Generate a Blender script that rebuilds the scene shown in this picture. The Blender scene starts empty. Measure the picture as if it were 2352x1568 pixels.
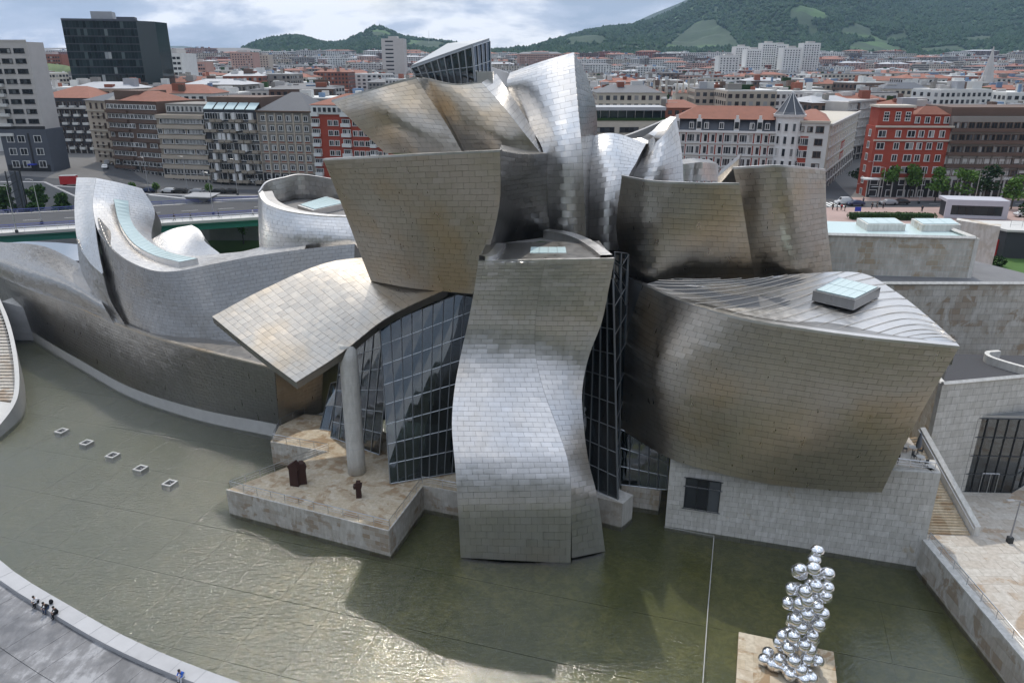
import bpy, math, random
import numpy as np
from mathutils import Vector, Matrix
R = math.radians
rnd = random.Random(7)
rng = np.random.default_rng(11)
SC = bpy.context.scene
C = SC.collection

# ------------------------------------------------------------------ camera, sky, sun, exposure
CAMZ = 52.0; PITCH = R(20.38); FPX = 1715.0
cam_d = bpy.data.cameras.new('camera'); cam = bpy.data.objects.new('camera', cam_d); C.objects.link(cam)
cam.location = (0, 0, CAMZ); cam.rotation_euler = (math.pi/2 - PITCH, 0, 0)
cam_d.lens = 26.25; cam_d.sensor_width = 36; cam_d.clip_start = 0.5; cam_d.clip_end = 30000
SC.camera = cam
SUN_EL, SUN_AZ = R(57), R(-10)
SUN_DIR = Vector((math.sin(SUN_AZ)*math.cos(SUN_EL), math.cos(SUN_AZ)*math.cos(SUN_EL), math.sin(SUN_EL)))
sun_d = bpy.data.lights.new('sun', 'SUN'); sun_d.energy = 1.5; sun_d.angle = R(0.8); sun_d.color = (1, .93, .82)
sun = bpy.data.objects.new('sun', sun_d); C.objects.link(sun); sun.location = (0, 0, 300)
sun.rotation_euler = SUN_DIR.to_track_quat('Z', 'Y').to_euler()
W = bpy.data.worlds.new('World'); SC.world = W; W.use_nodes = True
def world():
    nt = W.node_tree; n = nt.nodes; L = nt.links; n.clear()
    out = n.new('ShaderNodeOutputWorld'); bg = n.new('ShaderNodeBackground'); bg.inputs['Strength'].default_value = .1
    sky = n.new('ShaderNodeTexSky'); sky.sky_type = 'NISHITA'; sky.sun_disc = False
    sky.sun_elevation = SUN_EL; sky.sun_rotation = SUN_AZ; sky.air_density = 1.4; sky.dust_density = 2.0
    tc = n.new('ShaderNodeTexCoord'); sep = n.new('ShaderNodeSeparateXYZ'); L.new(tc.outputs['Generated'], sep.inputs[0])
    add = n.new('ShaderNodeMath'); add.operation = 'MAXIMUM'; L.new(sep.outputs['Z'], add.inputs[0]); add.inputs[1].default_value = 0
    add2 = n.new('ShaderNodeMath'); add2.operation = 'ADD'; L.new(add.outputs[0], add2.inputs[0]); add2.inputs[1].default_value = .30
    div = n.new('ShaderNodeVectorMath'); div.operation = 'DIVIDE'; cmb = n.new('ShaderNodeCombineXYZ')
    for i in range(3): L.new(add2.outputs[0], cmb.inputs[i])
    L.new(tc.outputs['Generated'], div.inputs[0]); L.new(cmb.outputs[0], div.inputs[1])
    mp = n.new('ShaderNodeMapping'); mp.inputs['Scale'].default_value = (1.5, 1.5, 2.2); mp.inputs['Location'].default_value = (3.1, 1.4, 0)
    L.new(div.outputs[0], mp.inputs[0])
    n1 = n.new('ShaderNodeTexNoise'); n1.inputs['Scale'].default_value = 1.25; n1.inputs['Detail'].default_value = 7; n1.inputs['Roughness'].default_value = .56; n1.inputs['Distortion'].default_value = .15
    L.new(mp.outputs[0], n1.inputs['Vector'])
    rc = n.new('ShaderNodeValToRGB'); e = rc.color_ramp
    e.elements[0].position = .40; e.elements[0].color = (3.4, 4.1, 5.2, 1)
    e.elements[1].position = .585; e.elements[1].color = (8.6, 8.8, 9.2, 1)
    m_ = e.elements.new(.5); m_.color = (4.7, 5.3, 6.4, 1)
    L.new(n1.outputs['Fac'], rc.inputs[0])
    n2 = n.new('ShaderNodeTexNoise'); n2.inputs['Scale'].default_value = .45; n2.inputs['Detail'].default_value = 5
    L.new(mp.outputs[0], n2.inputs['Vector'])
    r2 = n.new('ShaderNodeValToRGB'); r2.color_ramp.elements[0].position = .58; r2.color_ramp.elements[1].position = .72
    r2.color_ramp.elements[0].color = (1, 1, 1, 1); r2.color_ramp.elements[1].color = (.45, .45, .45, 1)
    L.new(n2.outputs['Fac'], r2.inputs[0])
    z1 = n.new('ShaderNodeMath'); z1.operation = 'MULTIPLY_ADD'; L.new(add.outputs[0], z1.inputs[0]); z1.inputs[1].default_value = .70; z1.inputs[2].default_value = .74
    dt = n.new('ShaderNodeVectorMath'); dt.operation = 'DOT_PRODUCT'; L.new(tc.outputs['Generated'], dt.inputs[0]); dt.inputs[1].default_value = SUN_DIR
    s1 = n.new('ShaderNodeMapRange'); L.new(dt.outputs['Value'], s1.inputs[0]); s1.inputs[1].default_value = -.2; s1.inputs[2].default_value = 1; s1.inputs[3].default_value = .82; s1.inputs[4].default_value = 1.2
    ml = n.new('ShaderNodeMath'); ml.operation = 'MULTIPLY'; L.new(z1.outputs[0], ml.inputs[0]); L.new(s1.outputs[0], ml.inputs[1])
    vm = n.new('ShaderNodeVectorMath'); vm.operation = 'SCALE'; L.new(rc.outputs[0], vm.inputs[0]); L.new(ml.outputs[0], vm.inputs['Scale'])
    mx = n.new('ShaderNodeMix'); mx.data_type = 'RGBA'; L.new(r2.outputs[0], mx.inputs[0]); L.new(sky.outputs[0], mx.inputs[6]); L.new(vm.outputs[0], mx.inputs[7])
    L.new(mx.outputs[2], bg.inputs['Color']); L.new(bg.outputs[0], out.inputs['Surface'])
world()
SC.view_settings.view_transform = 'Standard'; SC.view_settings.look = 'None'
SC.view_settings.exposure = 0.5; SC.view_settings.gamma = 1.0; SC.view_settings.use_curve_mapping = False
SC.cycles.max_bounces = 8; SC.cycles.transparent_max_bounces = 16; SC.cycles.volume_bounces = 1
SC.cycles.caustics_reflective = False; SC.cycles.caustics_refractive = False

# ------------------------------------------------------------------ pixel ray -> point of the real scene at a known distance Y or height z
cp, sp = math.cos(PITCH), math.sin(PITCH)
def P(x, y, Y=None, z=None):
    a = (x - 1176)/FPX; b = -(y - 784)/FPX
    d = np.array([a, cp + b*sp, -sp + b*cp])
    t = Y/d[1] if Y is not None else (z - CAMZ)/d[2]
    return np.array([0, 0, CAMZ]) + t*d
def V3(*a): return np.array(a, float)
def to_px(p):
    p = np.asarray(p, float); q = p - np.array([0, 0, CAMZ])
    d = q[..., 1]*cp - q[..., 2]*sp; u = q[..., 1]*sp + q[..., 2]*cp
    return np.stack([1176 + FPX*q[..., 0]/d, 784 - FPX*u/d], -1)

# ------------------------------------------------------------------ materials
MATS = {}
class NT:
    def __init__(s, name):
        m = bpy.data.materials.new(name); m.use_nodes = True; s.m = m; s.t = m.node_tree; s.n = s.t.nodes; s.L = s.t.links
        s.b = s.n['Principled BSDF']; s.out = s.n['Material Output']; MATS[name] = m
    def new(s, t, **k):
        x = s.n.new(t)
        for a, v in k.items(): setattr(x, a, v)
        return x
    def coord(s, scale=(1, 1, 1), rot=(0, 0, 0), kind='pos'):
        if kind == 'pos':
            g = s.new('ShaderNodeNewGeometry'); o = g.outputs['Position']
        else: o = s.new('ShaderNodeTexCoord').outputs['Object']
        mp = s.new('ShaderNodeMapping'); mp.inputs['Scale'].default_value = scale; mp.inputs['Rotation'].default_value = rot
        s.L.new(o, mp.inputs[0]); return mp.outputs[0]
    def noise(s, scale, vec, detail=4, rough=.55, dist=0):
        x = s.new('ShaderNodeTexNoise'); x.inputs['Scale'].default_value = scale; x.inputs['Detail'].default_value = detail
        x.inputs['Roughness'].default_value = rough; x.inputs['Distortion'].default_value = dist; s.L.new(vec, x.inputs['Vector']); return x.outputs['Fac']
    def ramp(s, fac, *stops):
        x = s.new('ShaderNodeValToRGB'); cr = x.color_ramp
        while len(cr.elements) < len(stops): cr.elements.new(.5)
        for e, (p, c) in zip(cr.elements, stops):
            e.position = p; e.color = (c if len(c) == 4 else (*c, 1)) if hasattr(c, '__len__') else (c, c, c, 1)
        s.L.new(fac, x.inputs[0]); return x.outputs[0]
    def mix(s, fac, a, b, mode='MIX'):
        x = s.new('ShaderNodeMix', data_type='RGBA', blend_type=mode)
        for i, v in ((0, fac), (6, a), (7, b)):
            if hasattr(v, 'is_linked'): s.L.new(v, x.inputs[i])
            elif i == 0: x.inputs[0].default_value = v
            else: x.inputs[i].default_value = (*v, 1)
        return x.outputs[2]
    def math(s, op, a, b=0.0):
        x = s.new('ShaderNodeMath', operation=op)
        for i, v in ((0, a), (1, b)):
            if hasattr(v, 'is_linked'): s.L.new(v, x.inputs[i])
            else: x.inputs[i].default_value = v
        return x.outputs[0]
    def rand(s):
        g = s.new('ShaderNodeNewGeometry'); o = s.new('ShaderNodeObjectInfo')
        return s.math('FRACT', s.math('ADD', g.outputs['Random Per Island'], o.outputs['Random']))
    def bump(s, h, strength=.3, dist=.05):
        x = s.new('ShaderNodeBump'); x.inputs['Strength'].default_value = strength; x.inputs['Distance'].default_value = dist
        s.L.new(h, x.inputs['Height']); s.L.new(x.outputs[0], s.b.inputs['Normal']); return x
    def set(s, **k):
        for a, v in k.items():
            i = s.b.inputs[a.replace('_', ' ')]
            if hasattr(v, 'is_linked'): s.L.new(v, i)
            elif hasattr(v, '__len__') and len(v) == 3: i.default_value = (*v, 1)
            else: i.default_value = v
        return s.m

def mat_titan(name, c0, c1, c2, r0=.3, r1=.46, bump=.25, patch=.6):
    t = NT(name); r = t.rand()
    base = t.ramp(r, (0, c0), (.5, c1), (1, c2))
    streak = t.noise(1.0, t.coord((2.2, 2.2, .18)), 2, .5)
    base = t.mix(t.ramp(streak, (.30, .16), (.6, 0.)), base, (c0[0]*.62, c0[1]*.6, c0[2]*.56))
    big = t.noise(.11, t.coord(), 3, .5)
    base = t.mix(t.ramp(big, (.50, 0.), (.68, patch)), base, (c1[0]*1.05, c1[1]*.86, c1[2]*.60))  # gold patches: warm reflections of sunlit surroundings put into the colour
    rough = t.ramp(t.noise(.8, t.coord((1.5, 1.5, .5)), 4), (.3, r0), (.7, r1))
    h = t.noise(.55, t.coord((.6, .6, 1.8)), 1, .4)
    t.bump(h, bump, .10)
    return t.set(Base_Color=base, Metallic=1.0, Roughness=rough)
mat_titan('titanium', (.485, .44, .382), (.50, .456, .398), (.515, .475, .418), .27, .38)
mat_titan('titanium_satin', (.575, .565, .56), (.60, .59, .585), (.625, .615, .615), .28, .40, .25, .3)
mat_titan('titanium_pale', (.62, .61, .60), (.64, .63, .62), (.66, .65, .64), .28, .42, .15, .15)  # lighter copy of the cladding, sky brightness put into the colour
mat_titan('titanium_dark', (.305, .295, .285), (.32, .31, .30), (.335, .325, .315), .27, .38, .2, .12)  # darker copy of the cladding, shade and dark reflections put into the colour
def mat_stone(name, cols, stain, amount, grain=.25):
    t = NT(name); r = t.rand()
    base = t.ramp(r, (0, cols[0]), (.5, cols[1]), (1, cols[2]))
    s1 = t.noise(.32, t.coord((1, 1, .8)), 6, .62, .6)
    m1 = t.ramp(s1, (amount, 0.), (amount+.06, .75))
    r2 = t.ramp(t.math('FRACT', t.math('MULTIPLY', r, 7.31)), (.25, .35), (.8, 1.))
    base = t.mix(t.mix(1.0, m1, r2, 'MULTIPLY'), base, stain)
    s2 = t.noise(2.5, t.coord((1, 1, .25)), 5, .6)
    base = t.mix(t.ramp(s2, (.4, .35), (.62, 0.)), base, (cols[0][0]*.55, cols[0][1]*.54, cols[0][2]*.5))
    t.bump(t.noise(6, t.coord(), 4), grain, .02)
    return t.set(Base_Color=base, Roughness=.82)
ST = ((.49, .455, .405), (.55, .52, .47), (.60, .575, .535))
mat_stone('limestone', ST, (.38, .28, .17), .50)
mat_stone('limestone_stained', ST, (.27, .18, .10), .49)
mat_stone('limestone_clean', ((.55, .535, .50), (.60, .585, .555), (.65, .635, .605)), (.42, .34, .22), .63)
mat_stone('paving_stone', ((.52, .43, .31), (.56, .48, .36), (.60, .53, .42)), (.27, .15, .06), .5)
mat_stone('paving_pale', ((.46, .41, .35), (.52, .48, .43), (.55, .52, .47)), (.33, .22, .13), .53)
def simple(name, col, rough=.7, metal=0.0, vary=.25, scale=3.0, bump=0.0):
    t = NT(name); nz = t.noise(scale, t.coord(), 5, .6)
    base = t.mix(t.ramp(nz, (.3, vary), (.7, 0.)), col, tuple(c*.55 for c in col))
    r = t.rand(); base = t.mix(t.math('MULTIPLY', r, vary*.7), base, tuple(min(1, c*1.3) for c in col))
    if bump: t.bump(nz, bump, .05)
    return t.set(Base_Color=base, Roughness=rough, Metallic=metal)
simple('concrete', (.42, .42, .43), .8, 0, .35, .6, .2)
simple('concrete_wall', (.30, .30, .31), .85, 0, .4, .25)
simple('concrete_pale', (.52, .51, .49), .8, 0, .3, .8)
simple('gravel', (.20, .19, .18), .95, 0, .9, 9, .6)
simple('roof_dark', (.055, .055, .06), .9, 0, .7, 4, .3)
simple('roof_felt', (.17, .17, .175), .9, 0, .5, .5)
simple('steel_rail', (.55, .56, .58), .35, 1, .1)
simple('mullion', (.36, .38, .40), .4, .8, .1)
simple('dark_frame', (.05, .055, .06), .45, .5, .2)
simple('joint', (.16, .155, .15), .8)
simple('rust', (.045, .018, .013), .75, .2, .6, 4, .3)
simple('asphalt', (.060, .061, .066), .9, 0, .4, .3)
simple('road_paint', (.75, .75, .72), .7)
simple('town_ground', (.15, .145, .14), .9, 0, .5, .02)
simple('sidewalk', (.30, .28, .27), .85, 0, .4, .4)
simple('plaza_pink', (.38, .27, .24), .85, 0, .5, .12)
simple('bridge_green', (.02, .16, .12), .5, 0, .4, .3)
simple('rail_blue', (.10, .12, .36), .5, 0, .1)
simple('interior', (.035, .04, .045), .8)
simple('interior_white', (.55, .56, .55), .7)
simple('skin', (.45, .28, .2), .6, 0, .05); simple('hair', (.02, .014, .01), .6, 0, .1)
for nme, c in dict(cloth_black=(.012, .012, .014), cloth_white=(.7, .7, .72), cloth_blue=(.03, .13, .55), cloth_grey=(.15, .16, .18), cloth_red=(.5, .03, .04), cloth_denim=(.05, .07, .13)).items(): simple(nme, c, .85, 0, .2, 20)
def mat_glass(name, tint, refl_rough=.03, tr=.75, wob=.02):
    t = NT(name); L = t.L
    g = t.new('ShaderNodeBsdfGlossy'); g.inputs['Roughness'].default_value = refl_rough; g.inputs['Color'].default_value = (.9, .95, 1, 1)
    tb = t.new('ShaderNodeBsdfTransparent'); tb.inputs[0].default_value = (*tint, 1)
    fr = t.new('ShaderNodeFresnel'); fr.inputs['IOR'].default_value = 1.7
    bp = t.new('ShaderNodeBump'); bp.inputs['Strength'].default_value = wob; bp.inputs['Distance'].default_value = .3
    L.new(t.noise(.4, t.coord(), 2), bp.inputs['Height']); L.new(bp.outputs[0], g.inputs['Normal'])
    ms = t.new('ShaderNodeMixShader'); L.new(t.math('ADD', fr.outputs[0], .06), ms.inputs[0]); L.new(tb.outputs[0], ms.inputs[1]); L.new(g.outputs[0], ms.inputs[2])
    L.new(ms.outputs[0], t.out.inputs['Surface']); return t.m
mat_glass('glass', (.22, .28, .31)); mat_glass('glass_blue', (.10, .25, .34))
t = NT('skylight_glass'); t.set(Base_Color=(.50, .62, .62), Roughness=.25, IOR=1.5)
t = NT('window_glass'); r = t.rand(); t.set(Base_Color=t.ramp(r, (.0, (.012, .014, .018)), (.7, (.03, .035, .042)), (.85, (.10, .11, .12)), (1, (.42, .42, .41))), Roughness=.12)
t = NT('tower_glass'); r = t.rand(); t.set(Base_Color=t.ramp(r, (.0, (.006, .012, .014)), (.93, (.022, .036, .038)), (.97, (.1, .13, .13)), (1, (.4, .42, .42))), Roughness=.1)
t = NT('mirror_steel'); t.set(Base_Color=(.86, .86, .87), Metallic=1.0, Roughness=.035)
def mat_foliage(name, c0, c1):
    t = NT(name); r = t.rand(); nz = t.noise(1.2, t.coord(), 3)
    base = t.ramp(t.math('ADD', t.math('MULTIPLY', r, .6), t.math('MULTIPLY', nz, .4)), (.1, c0), (.9, c1))
    t.b.inputs['Specular IOR Level'].default_value = .15
    return t.set(Base_Color=base, Roughness=.75)
mat_foliage('leaves', (.018, .045, .014), (.06, .12, .03)); mat_foliage('leaves_light', (.05, .11, .02), (.13, .23, .05)); mat_foliage('bank_scrub', (.018, .022, .015), (.045, .05, .034)); mat_foliage('forest_leaves', (.008, .031, .012), (.027, .072, .022)); mat_foliage('leaves_dark', (.012, .03, .012), (.035, .07, .022))
simple('bark', (.06, .045, .035), .9); simple('grass', (.06, .13, .025), .95, 0, .5, .8)

def mat_water():
    t = NT('pool_water'); L = t.L
    pos = t.coord((1, 1, 1), (0, 0, R(18)))
    sepg = t.new('ShaderNodeNewGeometry'); sx = t.new('ShaderNodeSeparateXYZ'); L.new(sepg.outputs['Position'], sx.inputs[0])
    w1 = t.noise(1.35, t.coord((1.0, 2.4, 1), (0, 0, R(-15))), 3, .58, .6)
    w2 = t.noise(3.8, t.coord((1.0, 1.7, 1), (0, 0, R(20))), 3, .55, .2)
    h = t.math('ADD', t.math('MULTIPLY', w1, .7), t.math('MULTIPLY', w2, .34))
    # open water at the left is ruffled by the wind, the corner sheltered by the museum is calm
    m = t.new('ShaderNodeMapRange'); L.new(sx.outputs['X'], m.inputs[0]); m.inputs[1].default_value = -22; m.inputs[2].default_value = 22; m.inputs[3].default_value = 1.0; m.inputs[4].default_value = .35
    pt = t.ramp(t.noise(.06, t.coord(), 3), (.35, .55), (.65, 1.))
    amp = t.math('MULTIPLY', m.outputs[0], pt)
    h = t.math('MULTIPLY', h, amp)
    bp = t.new('ShaderNodeBump'); bp.inputs['Strength'].default_value = 1.0; bp.inputs['Distance'].default_value = .21; L.new(h, bp.inputs['Height'])
    g = t.new('ShaderNodeBsdfGlossy'); g.inputs['Roughness'].default_value = .11; g.inputs[0].default_value = (1, 1, 1, 1); L.new(bp.outputs[0], g.inputs['Normal'])
    tb = t.new('ShaderNodeBsdfTransparent'); tb.inputs[0].default_value = (.88, .90, .80, 1)
    fr = t.new('ShaderNodeFresnel'); fr.inputs['IOR'].default_value = 1.75; L.new(bp.outputs[0], fr.inputs['Normal'])
    ms = t.new('ShaderNodeMixShader'); L.new(fr.outputs[0], ms.inputs[0]); L.new(tb.outputs[0], ms.inputs[1]); L.new(g.outputs[0], ms.inputs[2])
    L.new(ms.outputs[0], t.out.inputs['Surface'])
mat_water()
def mat_poolfloor():
    t = NT('pool_floor'); a = t.noise(.10, t.coord(), 5, .6, .5); b = t.noise(1.1, t.coord(), 6, .7, .8); r = t.rand()
    base = t.ramp(a, (.3, (.125, .135, .045)), (.5, (.21, .205, .072)), (.72, (.34, .31, .115)))
    base = t.mix(t.ramp(b, (.42, .5), (.6, 0.)), base, (.085, .10, .04))
    base = t.mix(t.math('MULTIPLY', r, .05), base, (.20, .19, .10))
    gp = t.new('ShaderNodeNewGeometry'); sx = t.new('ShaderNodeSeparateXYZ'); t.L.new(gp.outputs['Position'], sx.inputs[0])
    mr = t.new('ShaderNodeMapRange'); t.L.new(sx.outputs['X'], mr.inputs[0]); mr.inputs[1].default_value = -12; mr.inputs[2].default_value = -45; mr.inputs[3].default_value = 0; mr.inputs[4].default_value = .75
    base = t.mix(mr.outputs[0], base, (.165, .165, .115))  # greyer towards the left: sky glare off the water put into the floor colour
    tr = t.noise(.22, t.coord((1, 1, 1), (0, 0, .6)), 6, .7, 2.0)
    base = t.mix(t.ramp(tr, (.478, 0.), (.5, .28), (.522, 0.)), base, (.26, .26, .18))
    t.set(Base_Color=base, Roughness=.9)
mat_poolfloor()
def mat_promenade():
    t = NT('promenade_paving'); a = t.noise(.16, t.coord(), 5, .65, .4); b = t.noise(1.4, t.coord((1, .35, 1), (0, 0, .6)), 5, .7)
    base = t.ramp(t.math('ADD', t.math('MULTIPLY', a, .7), t.math('MULTIPLY', b, .3)), (.40, (.10, .10, .105)), (.5, (.17, .17, .178)), (.58, (.33, .33, .34)))
    t.set(Base_Color=base, Roughness=t.ramp(a, (.42, .35), (.58, .8)))
mat_promenade()
def wallmat(name, col, rough=.85): return simple(name, col, rough, 0, .3, .35)

# ------------------------------------------------------------------ mesh builder
class MB:
    def __init__(s): s.v = []; s.f = []; s.m = []; s.n = 0
    def add(s, verts, faces, mi=0):
        verts = np.asarray(verts, float).reshape(-1, 3); o = s.n
        s.v.append(verts); s.n += len(verts)
        for f in faces: s.f.append(tuple(int(i)+o for i in f)); s.m.append(mi)
        return s
    def quad(s, a, b, c, d, mi=0): return s.add([a, b, c, d], [(0, 1, 2, 3)], mi)
    def box(s, c, size, rz=0, mi=0):
        x, y, z = [q/2 for q in size]; ca, sa = math.cos(rz), math.sin(rz); vs = []
        for dz in (-z, z):
            for dx, dy in ((-x, -y), (x, -y), (x, y), (-x, y)): vs.append((c[0]+dx*ca-dy*sa, c[1]+dx*sa+dy*ca, c[2]+dz))
        return s.add(vs, [(0, 3, 2, 1), (4, 5, 6, 7), (0, 1, 5, 4), (1, 2, 6, 5), (2, 3, 7, 6), (3, 0, 4, 7)], mi)
    def prism(s, poly, z0, z1, mi=0, mt=None, bottom=True):
        n = len(poly); z0 = z0 if hasattr(z0, '__len__') else [z0]*n; z1 = z1 if hasattr(z1, '__len__') else [z1]*n
        A = sum(poly[i][0]*poly[(i+1) % n][1]-poly[(i+1) % n][0]*poly[i][1] for i in range(n))
        idx = list(range(n)) if A > 0 else list(range(n))[::-1]
        poly = [poly[i] for i in idx]; z0 = [z0[i] for i in idx]; z1 = [z1[i] for i in idx]
        vs = [(p[0], p[1], z) for p, z in zip(poly, z0)] + [(p[0], p[1], z) for p, z in zip(poly, z1)]
        s.add(vs, [(i, (i+1) % n, n+(i+1) % n, n+i) for i in range(n)], mi)
        s.add(vs[n:], [tuple(range(n))], mi if mt is None else mt)
        if bottom: s.add(vs[:n], [tuple(range(n))[::-1]], mi)
        return s
    def tube(s, path, r, n=6, mi=0, cap=True):
        path = [np.asarray(p, float) for p in path]; rs = r if hasattr(r, '__len__') else [r]*len(path); vs = []
        for i, p in enumerate(path):
            d = path[min(i+1, len(path)-1)] - path[max(i-1, 0)]; d = d/(np.linalg.norm(d)+1e-9)
            a = np.cross(d, (0, 0, 1)) if abs(d[2]) < .95 else np.cross(d, (1, 0, 0)); a = a/np.linalg.norm(a); b = np.cross(a, d)
            for k in range(n):
                t_ = 2*math.pi*k/n; vs.append(p + rs[i]*(a*math.cos(t_)+b*math.sin(t_)))
        fs = [(i*n+k, i*n+(k+1) % n, (i+1)*n+(k+1) % n, (i+1)*n+k) for i in range(len(path)-1) for k in range(n)]
        if cap: fs += [tuple(range(n))[::-1], tuple((len(path)-1)*n+k for k in range(n))]
        return s.add(vs, fs, mi)
    def grid(s, G, mi=0, flip=False):
        a, b = G.shape[:2]; o = s.n; s.v.append(G.reshape(-1, 3)); s.n += a*b
        for i in range(a-1):
            for j in range(b-1):
                q = (o+i*b+j, o+i*b+j+1, o+(i+1)*b+j+1, o+(i+1)*b+j); s.f.append(q[::-1] if flip else q); s.m.append(mi)
        return s
    def sphere(s, c, r, nu=12, nv=8, mi=0, jit=0):
        vs = []; sc = r if hasattr(r, '__len__') else (r, r, r)
        for i in range(nv+1):
            for k in range(nu):
                th = math.pi*i/nv; ph = 2*math.pi*k/nu; j = 1+(rnd.uniform(-jit, jit) if jit else 0)
                vs.append((c[0]+sc[0]*j*math.sin(th)*math.cos(ph), c[1]+sc[1]*j*math.sin(th)*math.sin(ph), c[2]+sc[2]*j*math.cos(th)))
        return s.add(vs, [((i+1)*nu+k, (i+1)*nu+(k+1) % nu, i*nu+(k+1) % nu, i*nu+k) for i in range(nv) for k in range(nu)], mi)
    def mesh(s, name, mats, smooth=False, off=(0, 0, 0)):
        me = bpy.data.meshes.new(name); v = np.concatenate(s.v) - np.asarray(off, float)
        me.vertices.add(len(v)); me.vertices.foreach_set('co', v.astype(np.float32).ravel())
        ls = np.fromiter((len(f) for f in s.f), np.int32, len(s.f)); tot = int(ls.sum())
        me.loops.add(tot); me.polygons.add(len(ls))
        me.loops.foreach_set('vertex_index', np.fromiter((i for f in s.f for i in f), np.int32, tot))
        st = np.zeros(len(ls), np.int32); st[1:] = np.cumsum(ls)[:-1]
        me.polygons.foreach_set('loop_start', st)
        for m in ([mats] if isinstance(mats, str) else mats): me.materials.append(MATS[m])
        me.polygons.foreach_set('material_index', np.array(s.m, np.int32))
        me.polygons.foreach_set('use_smooth', np.full(len(ls), bool(smooth)))
        me.update(calc_edges=True); me.validate(); return me
    def build(s, name, mats, parent=None, smooth=False, at=None):
        """verts are world coordinates unless the parent is built at the origin; at = origin of the object"""
        pl = np.array(parent.get('_w', (0, 0, 0))) if parent is not None else np.zeros(3)
        if at is None: at = pl
        o = bpy.data.objects.new(name, s.mesh(name, mats, smooth, at)); C.objects.link(o)
        o.location = tuple(np.asarray(at, float) - pl); o['_w'] = [float(q) for q in at]
        if parent is not None: o.parent = parent
        return o
def tag(o, label=None, cat=None, group=None, kind=None):
    if label: o['label'] = label
    if cat: o['category'] = cat
    if group: o['group'] = group
    if kind: o['kind'] = kind
    return o
def empty(name, loc, label, cat, group=None, rz=0):
    o = bpy.data.objects.new(name, None); C.objects.link(o); o.location = tuple(float(q) for q in loc); o.rotation_euler = (0, 0, rz); o['_w'] = [float(q) for q in loc]
    o.empty_display_size = .5
    return tag(o, label, cat, group)
def copy_tree(o, parent=None):
    c = o.copy(); C.objects.link(c)
    if parent is not None: c.parent = parent; c.matrix_parent_inverse = Matrix.Identity(4)
    for ch in list(o.children): copy_tree(ch, c)
    return c
def place(mesh, name, loc, parent=None, rz=0):
    o = bpy.data.objects.new(name, mesh); C.objects.link(o); pl = np.array(parent.get('_w', (0, 0, 0))) if parent is not None else np.zeros(3)
    o.location = tuple(np.asarray(loc, float)-pl); o.rotation_euler = (0, 0, rz)
    if parent is not None: o.parent = parent
    return o

# ------------------------------------------------------------------ free-form surfaces and their cladding
def cr(A, n):
    """Catmull-Rom along axis 0 to n samples"""
    A = np.asarray(A, float); k = len(A)
    if k == 2:
        t_ = np.linspace(0, 1, n).reshape(-1, *([1]*(A.ndim-1))); return A[0]*(1-t_)+A[1]*t_
    E = np.concatenate([[2*A[0]-A[1]], A, [2*A[-1]-A[-2]]]); s_ = np.linspace(0, k-1, n); i = np.minimum(s_.astype(int), k-2); t_ = (s_-i).reshape(-1, *([1]*(A.ndim-1)))
    p0, p1, p2, p3 = E[i], E[i+1], E[i+2], E[i+3]
    return .5*(2*p1+(p2-p0)*t_+(2*p0-5*p1+4*p2-p3)*t_**2+(3*p1-p0-3*p2+p3)*t_**3)
def dense(rows, n=81):
    A = np.array([[P(*q) if not isinstance(q, np.ndarray) else q for q in r_] for r_ in rows])
    return np.swapaxes(cr(np.swapaxes(cr(A, n), 0, 1), n), 0, 1)
def normals(D):
    du = np.gradient(D, axis=1); dv = np.gradient(D, axis=0); N = np.cross(du, dv); N /= np.linalg.norm(N, axis=-1, keepdims=True)+1e-9
    s_ = np.mean(np.sum(N*(np.array([0, 0, CAMZ])-D), -1)); return (N, False) if s_ > 0 else (-N, True)
def look(D, u, v):
    nv, nu = D.shape[0]-1, D.shape[1]-1; x = np.clip(u, 0, 1)*nu; y = np.clip(v, 0, 1)*nv
    i = np.minimum(x.astype(int), nu-1); j = np.minimum(y.astype(int), nv-1); a = (x-i)[..., None]; b = (y-j)[..., None]
    return (D[j, i]*(1-a)+D[j, i+1]*a)*(1-b)+(D[j+1, i]*(1-a)+D[j+1, i+1]*a)*b
PIECES = {}   # kind -> list of (area px, grid verts, flip, parent, material)
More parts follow.
